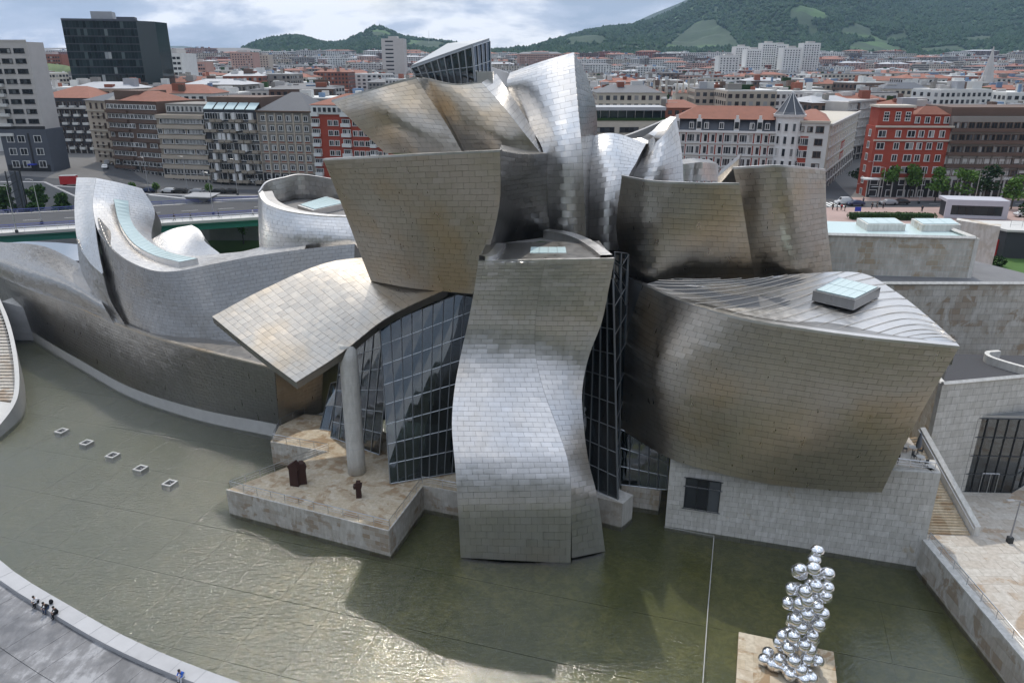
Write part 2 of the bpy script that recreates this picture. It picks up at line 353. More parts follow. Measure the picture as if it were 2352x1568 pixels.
def clad(kind, D, parent, mat, pw, ph, proud=.025, tilt=.005, pillow=.012, gap=.023, bond=.5, fu=(0, .5, 1), fv=(0, .5, 1), jit=.0):
    N, flip = normals(D); H = np.mean(np.sum(np.linalg.norm(np.diff(D, axis=0), axis=-1), 0)); nr = max(1, round(H/ph)); U = []
    for j in range(nr):
        line = look(D, np.linspace(0, 1, 81), np.full(81, (j+.5)/nr)); cum = np.concatenate([[0], np.cumsum(np.linalg.norm(np.diff(line, axis=0), axis=-1))])
        Lr = cum[-1]; nc = max(1, round(Lr/pw)); off = bond*(j % 2) + (rnd.uniform(-jit, jit) if jit else 0)
        e = np.unique(np.clip((np.arange(-1, nc+2)+off)/nc, 0, 1)); e = [e[0]]+[q for q in e[1:-1] if q > .15/nc and q < 1-.15/nc]+[e[-1]]
        ue = np.interp(np.array(e)*Lr, cum, np.linspace(0, 1, 81))
        for k in range(len(ue)-1): U.append((ue[k], ue[k+1], j/nr, (j+1)/nr))
    U = np.array(U); fu = np.array(fu); fv = np.array(fv)
    u = U[:, 0, None, None]+(U[:, 1]-U[:, 0])[:, None, None]*fu[None, None, :]+0*fv[None, :, None]
    v = U[:, 2, None, None]+(U[:, 3]-U[:, 2])[:, None, None]*fv[None, :, None]+0*fu[None, None, :]
    p = look(D, u, v); n_ = look(N, u, v); n_ /= np.linalg.norm(n_, axis=-1, keepdims=True)+1e-9
    cen = p.mean((1, 2), keepdims=True); sz = np.linalg.norm(p[:, 0, -1]-p[:, 0, 0], axis=-1)[:, None, None, None]; sy = np.linalg.norm(p[:, -1, 0]-p[:, 0, 0], axis=-1)[:, None, None, None]
    k = len(U); au = (fu*2-1)[None, None, :]; av = (fv*2-1)[None, :, None]
    mu = p.mean(2, keepdims=True); p = mu+(p-mu)*np.clip(1-gap/np.maximum(sz, .05), .3, 1); mv = p.mean(1, keepdims=True); p = mv+(p-mv)*np.clip(1-gap/np.maximum(sy, .05), .3, 1)
    h = 1.0*(proud + pillow*rng.uniform(.2, 1.6, (k, 1, 1))*(1-au**2)*(1-av**2) + tilt*rng.normal(0, 1, (k, 1, 1))*au*.6 + tilt*rng.normal(0, 1, (k, 1, 1))*av)
    lowp = p - n_*.05; p = p + n_*h[..., None]
    sk = np.stack([np.concatenate([q[:, 0, :], q[:, 1:-1, -1], q[:, -1, ::-1], q[:, -2:0:-1, 0]], 1) for q in (p, lowp)], 1)
    px = to_px(p[:, [0, 0, -1, -1], [0, -1, -1, 0]]); x, y = px[..., 0], px[..., 1]
    area = .5*np.abs(sum(x[:, a]*y[:, (a+1) % 4]-x[:, (a+1) % 4]*y[:, a] for a in range(4)))
    ins = (x.mean(1) > 0)*(x.mean(1) < 2352)*(y.mean(1) > 0)*(y.mean(1) < 1568)
    L_ = PIECES.setdefault(kind, [])
    for q in range(k): L_.append((area[q]*ins[q], (p[q], sk[q]), flip, parent, mat))
def piece(mb, g, fl):
    mb.grid(g[0], 0, fl); n = g[1].shape[1]
    mb.add(g[1].reshape(-1, 3), [((k, (k+1) % n, n+(k+1) % n, n+k) if fl else (n+k, n+(k+1) % n, (k+1) % n, k)) for k in range(n)])
def pieces_done(limit=300, stuffname=None):
    """the largest pieces become parts of their own, the rest joins into one cladding mesh per parent"""
    for kind, L_ in PIECES.items():
        L_.sort(key=lambda q: -q[0]); rest = {}
        for i, (a, g, fl, par, mat) in enumerate(L_):
            if i < limit: 
                mb = MB(); piece(mb, g, fl); mb.build(kind, mat, par, True, at=g[0].reshape(-1, 3).mean(0))
            else: rest.setdefault((par.name, mat), (par, []))[1].append((g, fl))
        for (pn, mat), (par, gs) in rest.items():
            mb = MB()
            for g, fl in gs: piece(mb, g, fl)
            tag(mb.build((stuffname or {}).get(kind, kind+'s'), mat, par, True), kind='stuff')
    PIECES.clear()
def shell(name, D, back, mat, parent, inset=.10, cap=None):
    """closed solid: the front surface, an offset copy behind and the four sides"""
    D = D[::2, ::2] if D.shape[0] > 60 else D
    N, flip = normals(D); F = D-N*inset; B = D+np.asarray(back, float)
    mb = MB().grid(F, 1, flip).grid(B, 0, not flip)
    for a, b in ((F[0], B[0]), (B[-1], F[-1]), (B[:, 0], F[:, 0]), (F[:, -1], B[:, -1])): mb.grid(np.stack([a, b]), 0, not flip)
    return mb.build(name, (mat, 'joint'), parent)
# ------------------------------------------------------------------ ground, water, pool edge
def struct(name, mb, mats, smooth=False): return tag(mb.build(name, mats, None, smooth), kind='structure')
EDGE = [(-120, 125), (-100, 108), (-85, 94), (-70, 80.5), (-56.6, 69), (-44.2, 61.3), (-34.8, 56.2), (-23.8, 51.5), (-10, 46.6), (10, 42.5), (30, 41), (48, 40.5)]
EDGE = [tuple(q) for q in cr(np.array(EDGE), 90)]
def offs(poly, d):
    out = []
    for i, p in enumerate(poly):
        a = np.array(poly[max(i-1, 0)]); b = np.array(poly[min(i+1, len(poly)-1)]); t_ = (b-a)/np.linalg.norm(b-a); out.append((p[0]-t_[1]*d, p[1]+t_[0]*d))
    return out
mb = MB(); mb.quad((-200, 20, 0), (60, 20, 0), (60, 175, 0), (-200, 175, 0)); struct('pool_water', mb, 'pool_water')
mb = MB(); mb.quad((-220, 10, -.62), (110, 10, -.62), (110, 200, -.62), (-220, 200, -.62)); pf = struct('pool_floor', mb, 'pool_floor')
FS = []
for i in range(-24, 10):                                            # the big concrete slabs of the pool bed, 6 m by 9 m with open joints
    for j in range(4, 16):
        x0, y0 = i*6.0, j*9.0; a = R(-17)
        c = [(x0+.03, y0+.03), (x0+5.97, y0+.03), (x0+5.97, y0+8.97), (x0+.03, y0+8.97)]
        zz = -.60+rnd.uniform(0, .012)
        c = [(X*math.cos(a)-Y*math.sin(a), X*math.sin(a)+Y*math.cos(a)) for X, Y in c]
        m0 = np.mean(c, 0); d = to_px((m0[0], m0[1], 0))
        if -150 < d[0] < 2500 and 700 < d[1] < 1700: FS.append((c, zz))
for c, zz in FS:
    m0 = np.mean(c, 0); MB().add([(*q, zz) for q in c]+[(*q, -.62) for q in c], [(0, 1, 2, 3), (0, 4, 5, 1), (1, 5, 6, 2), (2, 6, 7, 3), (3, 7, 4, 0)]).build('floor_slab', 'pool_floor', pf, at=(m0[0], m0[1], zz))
# promenade with its long curved seat wall
inner = EDGE; outer = offs(EDGE, -1.55)
mb = MB()
far = [(p[0]*1.0-12-(p[1])*.35, p[1]-45) for p in EDGE]
mb.grid(np.array([[(*a, .03) for a in outer], [(*b, .03) for b in offs(EDGE, -24)]])); prom = struct('promenade', mb, 'promenade_paving')
# paving joints are real slabs near the wall
ring = [offs(EDGE, -d) for d in (1.75, 6.5, 11.2, 15.9)]
for r_ in range(3):
    for i in range(22, 76, 2):
        q = [ring[r_][i], ring[r_][i+2], ring[r_+1][i+2], ring[r_+1][i]]; m0 = np.mean(q, 0); q = [tuple(m0+(np.array(p)-m0)*.988) for p in q]
        px = to_px((m0[0], m0[1], 0))
        if -200 < px[0] < 2400 and px[1] < 1750:
            zz = .09+rnd.uniform(0, .02); MB().add([(*p, zz) for p in q]+[(*p, .03) for p in q], [(0, 1, 2, 3), (0, 4, 5, 1), (1, 5, 6, 2), (2, 6, 7, 3), (3, 7, 4, 0)]).build('paving_slab', 'promenade_paving', prom, at=(m0[0], m0[1], zz))
wl = empty('seat_wall', (-35, 57, 0), 'long low curved concrete seat wall between the wet grey promenade and the pool', 'wall')
for i in range(0, 88, 2):
    q = [inner[i], inner[i+2], outer[i+2], outer[i]]; m0 = np.mean(q, 0)
    mb = MB(); q2 = [tuple(m0+(np.array(p)-m0)*.996) for p in q]; mb.prism(q2, -.7, .55); q3 = [tuple(m0+(np.array(p)-m0)*.975) for p in q]; mb.prism(q3, .5495, .565)
    mb.build('coping_block', 'concrete', wl, at=(m0[0], m0[1], .5))
# river and north bank behind the camera (seen only as reflections)
mb = MB(); mb.quad((-900, -110, -3), (900, -110, -3), (900, 20, -3), (-900, 20, -3)); struct('river_water', mb, 'pool_water')
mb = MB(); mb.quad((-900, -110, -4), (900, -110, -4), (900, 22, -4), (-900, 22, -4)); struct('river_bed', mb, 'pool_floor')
g = np.zeros((14, 40, 3))
for i in range(14):
    for j in range(40):
        x = -900+j*46; y = -110-i*30; z = 2+(0 if i < 2 else (i-1)*11+12*math.sin(j*.7)*math.sin(i*.5)+rnd.uniform(0, 9)); g[i, j] = (x, y, z)
mb = MB().grid(g); struct('north_bank', mb, 'bank_scrub', True)

# ------------------------------------------------------------------ the museum
MUS = empty('museum_building', (0, 85, 0), 'huge museum of curling titanium clad volumes, limestone blocks and glass beside the pool', 'museum')
def vol(name, rows, back, mat='titanium', pw=1.25, ph=.66, bmat='titanium_dark', **k):
    D = dense(rows); o = shell(name, D, back, bmat, MUS); clad('titanium_panel', D, o, mat, pw, ph, **k); return o, D
def rim(name, pts, w, h, mat='titanium_pale', back=(0, 1), n=40):
    """flat coping along a top edge, lying w metres back from it"""
    L_ = cr(np.array([P(*q) if not isinstance(q, np.ndarray) else q for q in pts]), n); b = np.array([back[0], back[1], 0.])*w
    mb = MB(); up = np.array([0, 0, h]); lo = np.array([0, 0, -.15])
    f = np.array([0, -.06, 0])
    mb.grid(np.stack([L_+f+up, L_+b+up])).grid(np.stack([L_+f+lo, L_+f+up])).grid(np.stack([L_+b+lo, L_+b+up])); return mb.build(name, mat, MUS)
def mid(a, b, dy): return (*((np.array(a[:2])+np.array(b[:2]))/2), (a[2]+b[2])/2+dy)

# A the tall folded fin that stands in the pool
fl = [(1058, 1280, 70.2), (1052, 1170, 69.6), (1045, 1070, 70.9), (1038, 980, 73.2), (1043, 900, 75.7), (1057, 820, 77.4), (1075, 740, 78), (1090, 660, 77), (1098, 603, 76)]
fc = [(1311, 1293, 69.5), (1312, 1165, 69.0), (1306, 1066, 70.4), (1281, 985, 72.9), (1250, 900, 75.4), (1231, 820, 77.2), (1230, 740, 77.7), (1240, 660, 76.6), (1252, 601, 75.5)]
fr = [(1390, 1265, 71.4), (1374, 1150, 71), (1352, 1060, 72.4), (1341, 980, 74.6), (1337, 900, 76.6), (1352, 820, 78), (1382, 740, 78), (1399, 660, 77), (1411, 597, 76)]
fm = [mid(a, c, -.35) for a, c in zip(fl, fc)]
vol('titanium_fin', [[a, m_, c] for a, m_, c in zip(fl, fm, fc)], (.6, 9, 0), 'titanium_satin', 1.25, .62)
fc2 = [(1313, 1281, 70.0)]+fc[1:]; fm2 = [mid(a, c, -.1) for a, c in zip(fc2, fr)]
vol('titanium_fin', [[a, m_, c] for a, m_, c in zip(fc2, fm2, fr)], (-.6, 9, 0), 'titanium_satin', 1.25, .62)
zr = 32.3
rp = [P(1098, 603, 76)+V3(.4, .8, 0), P(1252, 601, 75.5)+V3(0, .8, 0), P(1411, 597, 76)+V3(-.4, .8, 0), P(1385, 575, z=33), P(1330, 547, z=33), P(1262, 531, z=33), P(1150, 545, z=33), P(1141, 562, z=33), P(1125, 582, z=33)]
MB().prism([(p[0], p[1]) for p in rp], 31.8, zr).build('gravel_roof', 'gravel', MUS)
rim('coping', [(1098, 601, 76), (1252, 598, 75.5), (1411, 595, 76)], .35, .1)
rr = [P(1411, 596, 76)+V3(-.15, .6, 0), P(1387, 575, z=33), P(1350, 552, z=33), P(1310, 538, z=33), P(1262, 530, z=33)]
def band(name, pts, w, z0, z1, mat, inward=(-1, 0), n=30, parent=None):
    L_ = cr(np.array(pts), n); q = [(p[0], p[1]) for p in L_]; o_ = offs(q, w); mb = MB()
    A_ = np.array([(*a, z1) for a in q]); B_ = np.array([(*b, z1) for b in o_]); A0 = A_.copy(); B0 = B_.copy(); A0[:, 2] = z0; B0[:, 2] = z0
    mb.grid(np.stack([A_, B_])).grid(np.stack([A0, A_])).grid(np.stack([B0, B_])); return mb.build(name, mat, parent or MUS)
band('parapet', rr, 1.3, 31.9, 33.25, 'titanium_pale')
band('parapet', [P(1141, 562, z=33), P(1122, 585, z=33), P(1098, 602, 76)+V3(.1, .6, 0)], 1.0, 31.9, 33.2, 'titanium_pale')
def skylight(corners, h, cols=4, rows=1, curb='titanium_pale'):
    """corners: 4 ground points in order; curb box with separate glass panes"""
    c = [np.array(q, float) for q in corners]; zb = c[0][2]; mb = MB(); mb.prism([(q[0], q[1]) for q in c], zb-.6, zb+h); o = mb.build('skylight', curb, MUS)
    for i in range(cols):
        for j in range(rows):
            def pt(u, v): return (c[0]*(1-u)+c[1]*u)*(1-v)+(c[3]*(1-u)+c[2]*u)*v
            e = .02; us = ((i+e)/cols*.92+.04, (i+1-e)/cols*.92+.04); vs = ((j+e)/rows*.9+.05, (j+1-e)/rows*.9+.05)
            q = [pt(us[0], vs[0]), pt(us[1], vs[0]), pt(us[1], vs[1]), pt(us[0], vs[1])]
            MB().prism([(k[0], k[1]) for k in q], zb+h+.004, zb+h+.10).build('glass_pane', 'skylight_glass', o, at=q[0])
    return o
skylight([P(1213, 591, z=32.4), P(1305, 591, z=32.4), P(1302, 575, z=32.4), P(1216, 575, z=32.4)], .35, 4)
MB().sphere(P(1250, 570, z=32.25), (2.6, 3.2, .35), 14, 6, 0, .3).build('moss_patch', 'leaves', MUS)

# B the great bulging gallery above the limestone wall
bt = [(1475, 654, 85), (1560, 692, 79), (1700, 731, 73), (1850, 757, 69.7), (2000, 777, 67), (2110, 788, 65.7), (2203, 797, 64.6)]
bb = [(1425, 985, 83), (1534, 1050, 76.2), (1650, 1085, 73.6), (1760, 1110, 72.0), (1870, 1122, 70.4), (1960, 1128, 68.9), (2025, 1130, 67.8)]
bm = [(1428, 820, 86), (1500, 870, 78.4), (1640, 905, 73.4), (1800, 930, 70.2), (1930, 950, 67.9), (2032, 960, 66.7), (2112, 955, 65.9)]
vol('bulging_gallery', [bb, bm, bt], (-3.5, 9, 0), 'titanium', 1.3, .68)
rim('coping', bt, .8, .12, back=(.25, .97), n=60)
# its seamed metal roof
bk = [(1560, 640, None, 28.6), (1720, 640, None, 28.8), (1830, 630, None, 28.8), (1975, 627, None, 28.4), (2060, 672, None, 27.9), (2140, 735, None, 27.6), (2196, 786, None, 27.4)]
fpt = [P(x, y, Y)+V3(.2, .8, -.12) for x, y, Y in bt]; bpt = [P(x, y, z=zz) for x, y, _, zz in bk]
mpt = [(a+b)/2+V3(0, 0, .15) for a, b in zip(fpt, bpt)]
Dr = dense([fpt, mpt, bpt]); ro = shell('seamed_roof', Dr, (0, 0, -2.0), 'titanium_dark', MUS)
def sheared(D, k):
    n = D.shape[0]; out = np.zeros_like(D); u = np.linspace(0, 1, n)
    for j in range(n): out[j] = look(D, np.clip(u+k*(j/(n-1)-.0), 0, 1), np.full(n, j/(n-1)))
    return out
clad('roof_panel', sheared(Dr, .22), ro, 'titanium_pale', 1.9, 30, proud=.03, tilt=.004, pillow=.01, bond=0, gap=.0)
mb = MB()
for k in range(-10, 40, 2):
    pts = []
    for j in range(0, 13):
        u = k/39+.25*j/12
        if 0 < u < 1: pts.append(look(Dr, np.array(u), np.array(j/12))+V3(0, 0, .07))
    if len(pts) > 3: mb.tube(pts, .035, 4)
mb.build('standing_seam', 'titanium', ro)
skylight([P(1866, 678, z=28.6), P(1962, 700, z=28.6), P(2021, 670, z=28.6), P(1925, 646, z=28.6)], .5, 5, 2, 'titanium_dark')

# C the two towers behind the seamed roof
c1 = [[(1445, 640, 92), (1500, 655, 87), (1610, 652, 86.2), (1735, 651, 86)], [(1416, 535, 91), (1490, 530, 86.6), (1605, 535, 84.8), (1717, 540, 85)], [(1428, 404, 90), (1500, 416, 86.6), (1610, 421, 84.3), (1698, 422, 84)]]
vol('flaring_tower', c1, (1, 4, -4)); rim('coping', c1[2], .25, .08)
c2 = [[(1733, 651, 87), (1825, 643, 86.2), (1913, 634, 90)], [(1712, 530, 87), (1810, 520, 85.2), (1899, 505, 90)], [(1684, 386, 87.5), (1790, 381, 84.4), (1896, 390, 90)]]
vol('flaring_tower', c2, (-1, 5, -4)); rim('coping', c2[2], .25, .08)
# D curled sails behind
d1 = [[(1350, 575, 96), (1392, 575, 94), (1425, 575, 95)], [(1344, 450, 97), (1395, 440, 95.2), (1437, 430, 96)], [(1338, 370, 98.5), (1402, 360, 97.6), (1463, 370, 98.5)], [(1332, 322, 101), (1405, 306, 101), (1484, 330, 102)]]
vol('curled_sail', d1, (0, 4, -6), 'titanium_pale', 1.3, .72)
d2 = [[(1440, 425, 99), (1500, 425, 97.5), (1570, 425, 101)], [(1466, 380, 100), (1516, 372, 98.3), (1566, 352, 102.5)], [(1492, 338, 103), (1523, 312, 100.5), (1553, 271, 105)]]
vol('curled_sail', d2, (-.7, 1.6, 0), 'titanium_satin', 1.3, .72)
ro_ = [(1484, 330, 102.2), (1506, 330, 102.3), (1522, 314, 100.7), (1536, 291, 102.6), (1554, 270, 105)]; ri_ = [(1424, 316, 104.5), (1466, 318, 104.5), (1497, 302, 103.6), (1518, 282, 105), (1540, 267, 107)]
Rb = dense([ro_, ri_]); o = shell('curled_rim', Rb, (0, .3, -.5), 'titanium_pale', MUS); clad('titanium_panel', Rb, o, 'titanium_pale', 1.2, 3)
sb0 = [(1420, 318, 106), (1470, 300, 107), (1527, 276, 108)]; sb1 = [(1424, 340, 105), (1470, 340, 105.5), (1530, 330, 106.5)]
Sb = dense([sb1, sb0]); shell('curled_sail', Sb, (0, 1, 0), 'titanium_dark', MUS)
e9 = [[(1568, 416, 116), (1600, 416, 113), (1650, 416, 118)], [(1569, 377, 116), (1608, 373, 113), (1649, 376, 118)]]
vol('curled_sail', e9, (0, 5, 0), 'titanium_pale', 1.4, .8)
mb = MB(); mb.prism([tuple(P(1648, 418, 93)[:2]), tuple(P(1692, 418, 91)[:2]), tuple(P(1696, 418, 97)[:2]), tuple(P(1652, 418, 99)[:2])], 30, [39.0, 41.4, 41.4, 39.0]); mb.build('roof_slab', 'titanium_dark', MUS)
# E the tallest tower
e1 = [[(1265, 545, 91), (1305, 547, 89.6), (1346, 545, 91)], [(1256, 440, 91), (1300, 440, 89.2), (1341, 440, 90.6)], [(1247, 345, 92.5), (1293, 340, 90), (1336, 335, 90.6)], [(1207, 278, 97), (1266, 264, 93.6), (1328, 250, 93)], [(1166, 200, 102), (1240, 183, 98.2), (1321, 165, 96.5)], [(1171, 168, 104.5), (1243, 142, 101), (1318, 121, 99)]]
vol('tallest_tower', e1, (0, 9, -3), 'titanium_pale', 1.5, .75)
e2 = [[(1346, 545, 91), (1353, 545, 96), (1364, 545, 104)], [(1341, 440, 90.6), (1352, 440, 96), (1368, 440, 104)], [(1336, 335, 90.6), (1354, 335, 97), (1371, 320, 104)], [(1328, 250, 93), (1350, 250, 98), (1369, 250, 104)], [(1321, 165, 96.5), (1338, 180, 100), (1353, 192, 104)], [(1318, 121, 99), (1328, 138, 101), (1337, 150, 104)]]
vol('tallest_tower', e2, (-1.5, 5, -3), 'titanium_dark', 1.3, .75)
# F prow shaped upper volumes on the left
f1 = [[(885, 352, 93), (970, 351, 91), (1061, 348, 92)], [(838, 307, 93.5), (930, 292, 90.6), (1034, 300, 92)], [(795, 264, 94.5), (890, 242, 91.2), (996, 240, 92)], [(762, 233, 96), (850, 208, 93), (955, 178, 92.5)]]
vol('prow_volume', f1, (2, 7, -1.2)); rim('coping', f1[3], 2.2, .15, back=(.25, .97))
f12 = [[(1059, 348, 92), (1062, 349, 93.4)], [(1034, 300, 92), (1040, 300, 93.6)], [(996, 240, 92), (1012, 244, 94.2)], [(955, 178, 92.5), (986, 183, 95)]]
vol('prow_volume', f12, (0, 4, 0), 'titanium', 1.3, .66)
f2 = [[(1061, 350, 93.4), (1150, 353, 91), (1241, 352, 92)], [(1040, 300, 93.6), (1120, 300, 91), (1203, 305, 91.5)], [(1012, 244, 94.2), (1090, 245, 92), (1158, 248, 92)], [(986, 183, 95), (1045, 195, 94), (1106, 190, 94)]]
vol('prow_volume', f2, (1, 6, -3)); rim('coping', f2[3], .5, .1)
f3 = [[(1241, 352, 92), (1251, 345, 93.4)], [(1203, 305, 91.5), (1218, 288, 96)], [(1158, 248, 92), (1180, 228, 99)], [(1106, 190, 94), (1140, 170, 102)]]
vol('ribbon_roof', f3, (0, 3, -4), 'titanium_pale', .7, .75)
MB().prism([tuple(P(1095, 180, 97)[:2]), tuple(P(1132, 174, 97)[:2]), tuple(P(1135, 174, 101)[:2]), tuple(P(1098, 180, 101)[:2])], 47, 51.1).build('roof_block', 'titanium_pale', MUS)
MB().prism([tuple(P(1128, 165, 112)[:2]), tuple(P(1195, 180, 108)[:2]), tuple(P(1195, 180, 111)[:2]), tuple(P(1128, 165, 116)[:2])], 45, [51.6, 50.3, 50.3, 51.6]).build('roof_slab', 'titanium_pale', MUS)
# H lower flaring volume and the dark fold beside it
h1 = [[(852, 645, 95), (950, 662, 90), (1086, 675, 86.6)], [(822, 568, 93.5), (950, 582, 88), (1118, 592, 84.6)], [(783, 465, 91.4), (950, 470, 85.2), (1147, 470, 82)], [(742, 366, 89), (940, 356, 82.6), (1149, 346, 80.5)]]
vol('flaring_hull', h1, (2, 6, -3.5), 'titanium', 1.4, .72); rim('coping', h1[3], .4, .08, back=(.5, .86))
h2 = [[(1100, 600, 85), (1200, 600, 91), (1270, 600, 91)], [(1146, 470, 82.1), (1205, 460, 88), (1266, 450, 91.4)], [(1149, 346, 80.6), (1200, 354, 86.5), (1262, 352, 92)]]
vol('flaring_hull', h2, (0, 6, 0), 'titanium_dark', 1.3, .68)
# solid core so no daylight leaks between the shells
def core(name, pts, z0, z1, mat='titanium_dark'): return MB().prism(pts, z0, z1).build(name, mat, MUS)
core('building_core', [(-14, 99), (2, 92), (14, 99), (22, 100), (36, 99), (36, 116), (-14, 116)], 5, 35)
core('building_core', [(-10, 101), (4, 101), (8, 106), (8, 114), (-10, 114)], 37, 47)

# G glass lantern on the top
def glasswall(name, a, b, c, d, nu, nv, mat='glass', parent=None, mull=.07, frame='mullion', rnd_white=0):
    """a b along the bottom, d c along the top"""
    a, b, c, d = [np.asarray(q, float) for q in (a, b, c, d)]; par = parent or MUS
    def pt(u, v): return (a*(1-u)+b*u)*(1-v)+(d*(1-u)+c*u)*v
    nrm = np.cross(b-a, d-a); nrm /= np.linalg.norm(nrm)
    if np.dot(nrm, np.array([0, 0, CAMZ])-a) < 0: nrm = -nrm
    mb = MB()
    for i in range(nu+1): mb.tube([pt(i/nu, 0)+nrm*.06, pt(i/nu, 1)+nrm*.06], mull, 4)
    for j in range(nv+1): mb.tube([pt(0, j/nv)+nrm*.05, pt(1, j/nv)+nrm*.05], mull*.8, 4)
    o = mb.build(name, frame, par)
    for i in range(nu):
        for j in range(nv):
            g = .012; q = [pt(i/nu+g/nu, j/nv), pt((i+1-g)/nu, j/nv), pt((i+1-g)/nu, (j+1)/nv), pt(i/nu+g/nu, (j+1)/nv)]; w = nrm*.006*rnd.uniform(-.6, .6)
            MB().add([q[0]+w, q[1], q[2]-w, q[3], q[0]+w-nrm*.03, q[1]-nrm*.03, q[2]-w-nrm*.03, q[3]-nrm*.03], [(0, 1, 2, 3), (7, 6, 5, 4)]).build('glass_pane', mat, o if o.parent is MUS or o.parent is None else par, at=q[0])
    return o
G0, G1, G2 = P(945, 157, 101), P(1085, 108, 96.5), P(1124, 95, 101); B0, B1, B2 = P(962, 186, 101), P(1092, 198, 96.5), P(1127, 186, 101)
glasswall('glass_lantern', B0, B1, G1, G0, 9, 2, 'glass', mull=.09); glasswall('glass_lantern', B1, B2, G2, G1, 4, 2, 'glass_blue', mull=.09)
MB().add([G0, G1, G2, G2+V3(-6, 9, -.4), G0+V3(1, 6, 0)]+[q+V3(0, 0, .35) for q in (G0, G1, G2, G2+V3(-6, 9, -.4), G0+V3(1, 6, 0))], [(0, 1, 2, 3, 4), (9, 8, 7, 6, 5), (0, 5, 6, 1), (1, 6, 7, 2), (2, 7, 8, 3), (3, 8, 9, 4), (4, 9, 5, 0)]).build('lantern_roof', 'mullion', MUS)
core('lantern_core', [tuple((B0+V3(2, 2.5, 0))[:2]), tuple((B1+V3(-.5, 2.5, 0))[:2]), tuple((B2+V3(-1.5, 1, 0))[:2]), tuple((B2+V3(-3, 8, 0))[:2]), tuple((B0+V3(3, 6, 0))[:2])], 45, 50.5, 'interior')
mb = MB()
for k in range(5): mb.tube([B0*(1-k/5)+B1*k/5+V3(.3, .8, 0), G0*(1-(k+.8)/5)+G1*(k+.8)/5+V3(.3, .8, -.2)], .09, 4)
mb.build('lantern_brace', 'interior_white', MUS)

# J the curved entrance canopy on its round pier
j0 = [(487, 727, 93), (545, 775, 89), (610, 826, 85), (680, 878, 81)]; j3 = [(865, 588, 103), (925, 611, 98.5), (978, 637, 93), (1027, 663, 88.2)]
j1 = [(600, 667, 96.6), (655, 716, 92.4), (715, 765, 88), (782, 812, 83)]; j2 = [(742, 606, 100.6), (792, 643, 96.2), (842, 687, 91.3), (892, 728, 85.6)]
Dj = dense([j0, j1, j2, j3]); cn = shell('canopy', Dj, (0, .3, -1.0), 'titanium_dark', MUS); clad('titanium_panel', Dj, cn, 'titanium', 1.15, .95, bond=0, pillow=.014, tilt=.007)
pb = P(820, 1084, z=3.4); ptop = P(798, 790, Y=84.5)
mb = MB(); mb.tube([pb+(ptop-pb)*k/8 for k in range(9)], [1.12]*9, 28)
mb.build('canopy_pier', 'limestone_clean', MUS, True)
for k in range(1, 14):
    q = pb+(ptop-pb)*k/14; MB().tube([q-V3(0, 0, .012), q+V3(0, 0, .012)], 1.135, 28).build('pier_joint', 'concrete', MUS)

# K the long gallery on the left
base = [P(-90, 655, z=2), P(80, 765, z=2), P(190, 830, z=2), P(300, 889, z=2), P(450, 937, z=2), P(641, 975, z=2)]
tops = [P(-90, 590, z=12), P(48, 655, z=12), P(150, 692, z=12), P(262, 741, z=12), P(396, 787, z=12), P(630, 846, z=12)]
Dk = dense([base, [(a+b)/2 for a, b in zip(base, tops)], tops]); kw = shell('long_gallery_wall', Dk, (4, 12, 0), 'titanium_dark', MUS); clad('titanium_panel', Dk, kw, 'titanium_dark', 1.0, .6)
rim('coping', tops[2:], .6, .1, 'titanium')
k1b = [[P(641, 975, z=2), P(690, 962, Y=100.5), P(738, 948, Y=102)], [P(632, 846, z=12), P(690, 830, Y=100), P(745, 800, Y=101.5)]]
o, _ = vol('gallery_end_wall', k1b, (4, 6, 0), 'titanium', 1.0, .6)
pl = [p.copy() for p in base]; mb = MB(); fr_ = []
px_pl = [(-90, 668), (78, 782), (190, 850), (300, 912), (450, 963), (628, 1003)]
L1 = cr(np.array([P(x, y, z=0) for x, y in px_pl]), 41); L2 = cr(np.array(base), 41); L1b = L1.copy(); L1b[:, 2] = 2.0; L1[:, 2] = -.7; L1b = .35*L1b+.65*(L2*1.0); L1b[:, 2] = 2.0
plinth = MB().grid(np.stack([L1, L1b])).grid(np.stack([L1b, L2+V3(.5, 1, 0)])).build('plinth', 'concrete_pale', MUS)
ka = [[(176, 548, 131), (204, 600, 126), (236, 630, 121)], [(191, 632, 126), (224, 663, 122), (254, 692, 118)], [(258, 739, 117), (272, 744, 116.3), (292, 753, 115)]]
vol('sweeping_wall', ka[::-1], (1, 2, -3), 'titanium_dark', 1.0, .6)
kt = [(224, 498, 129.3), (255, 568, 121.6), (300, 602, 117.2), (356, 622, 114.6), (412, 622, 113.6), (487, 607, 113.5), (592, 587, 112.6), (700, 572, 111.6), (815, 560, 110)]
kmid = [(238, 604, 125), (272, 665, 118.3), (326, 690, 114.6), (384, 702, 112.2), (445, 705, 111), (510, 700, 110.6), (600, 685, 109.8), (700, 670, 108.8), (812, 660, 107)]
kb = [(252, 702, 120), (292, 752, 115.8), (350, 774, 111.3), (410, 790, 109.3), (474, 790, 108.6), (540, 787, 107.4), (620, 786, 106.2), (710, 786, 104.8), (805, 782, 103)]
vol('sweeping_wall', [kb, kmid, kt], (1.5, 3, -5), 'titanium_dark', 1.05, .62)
rr_ = [[(221, 409, 143), (270, 419, 146), (326, 433, 150)], [(213, 467, 137), (285, 470, 143), (355, 484, 150)], [(224, 527, 128), (290, 520, 138), (348, 533, 146)], [(255, 568, 121.8), (305, 558, 131), (353, 556, 140)], [(300, 602, 117.4), (345, 590, 125.5), (390, 578, 134)], [(356, 622, 114.8), (397, 606, 121), (440, 588, 130)], [(412, 622, 113.8), (445, 608, 118.5), (490, 584, 127)], [(487, 607, 113.7), (522, 592, 118), (555, 578, 125)], [(592, 587, 112.8), (602, 578, 117), (612, 566, 122)], [(700, 572, 111.8), (702, 566, 114), (704, 560, 118)]]
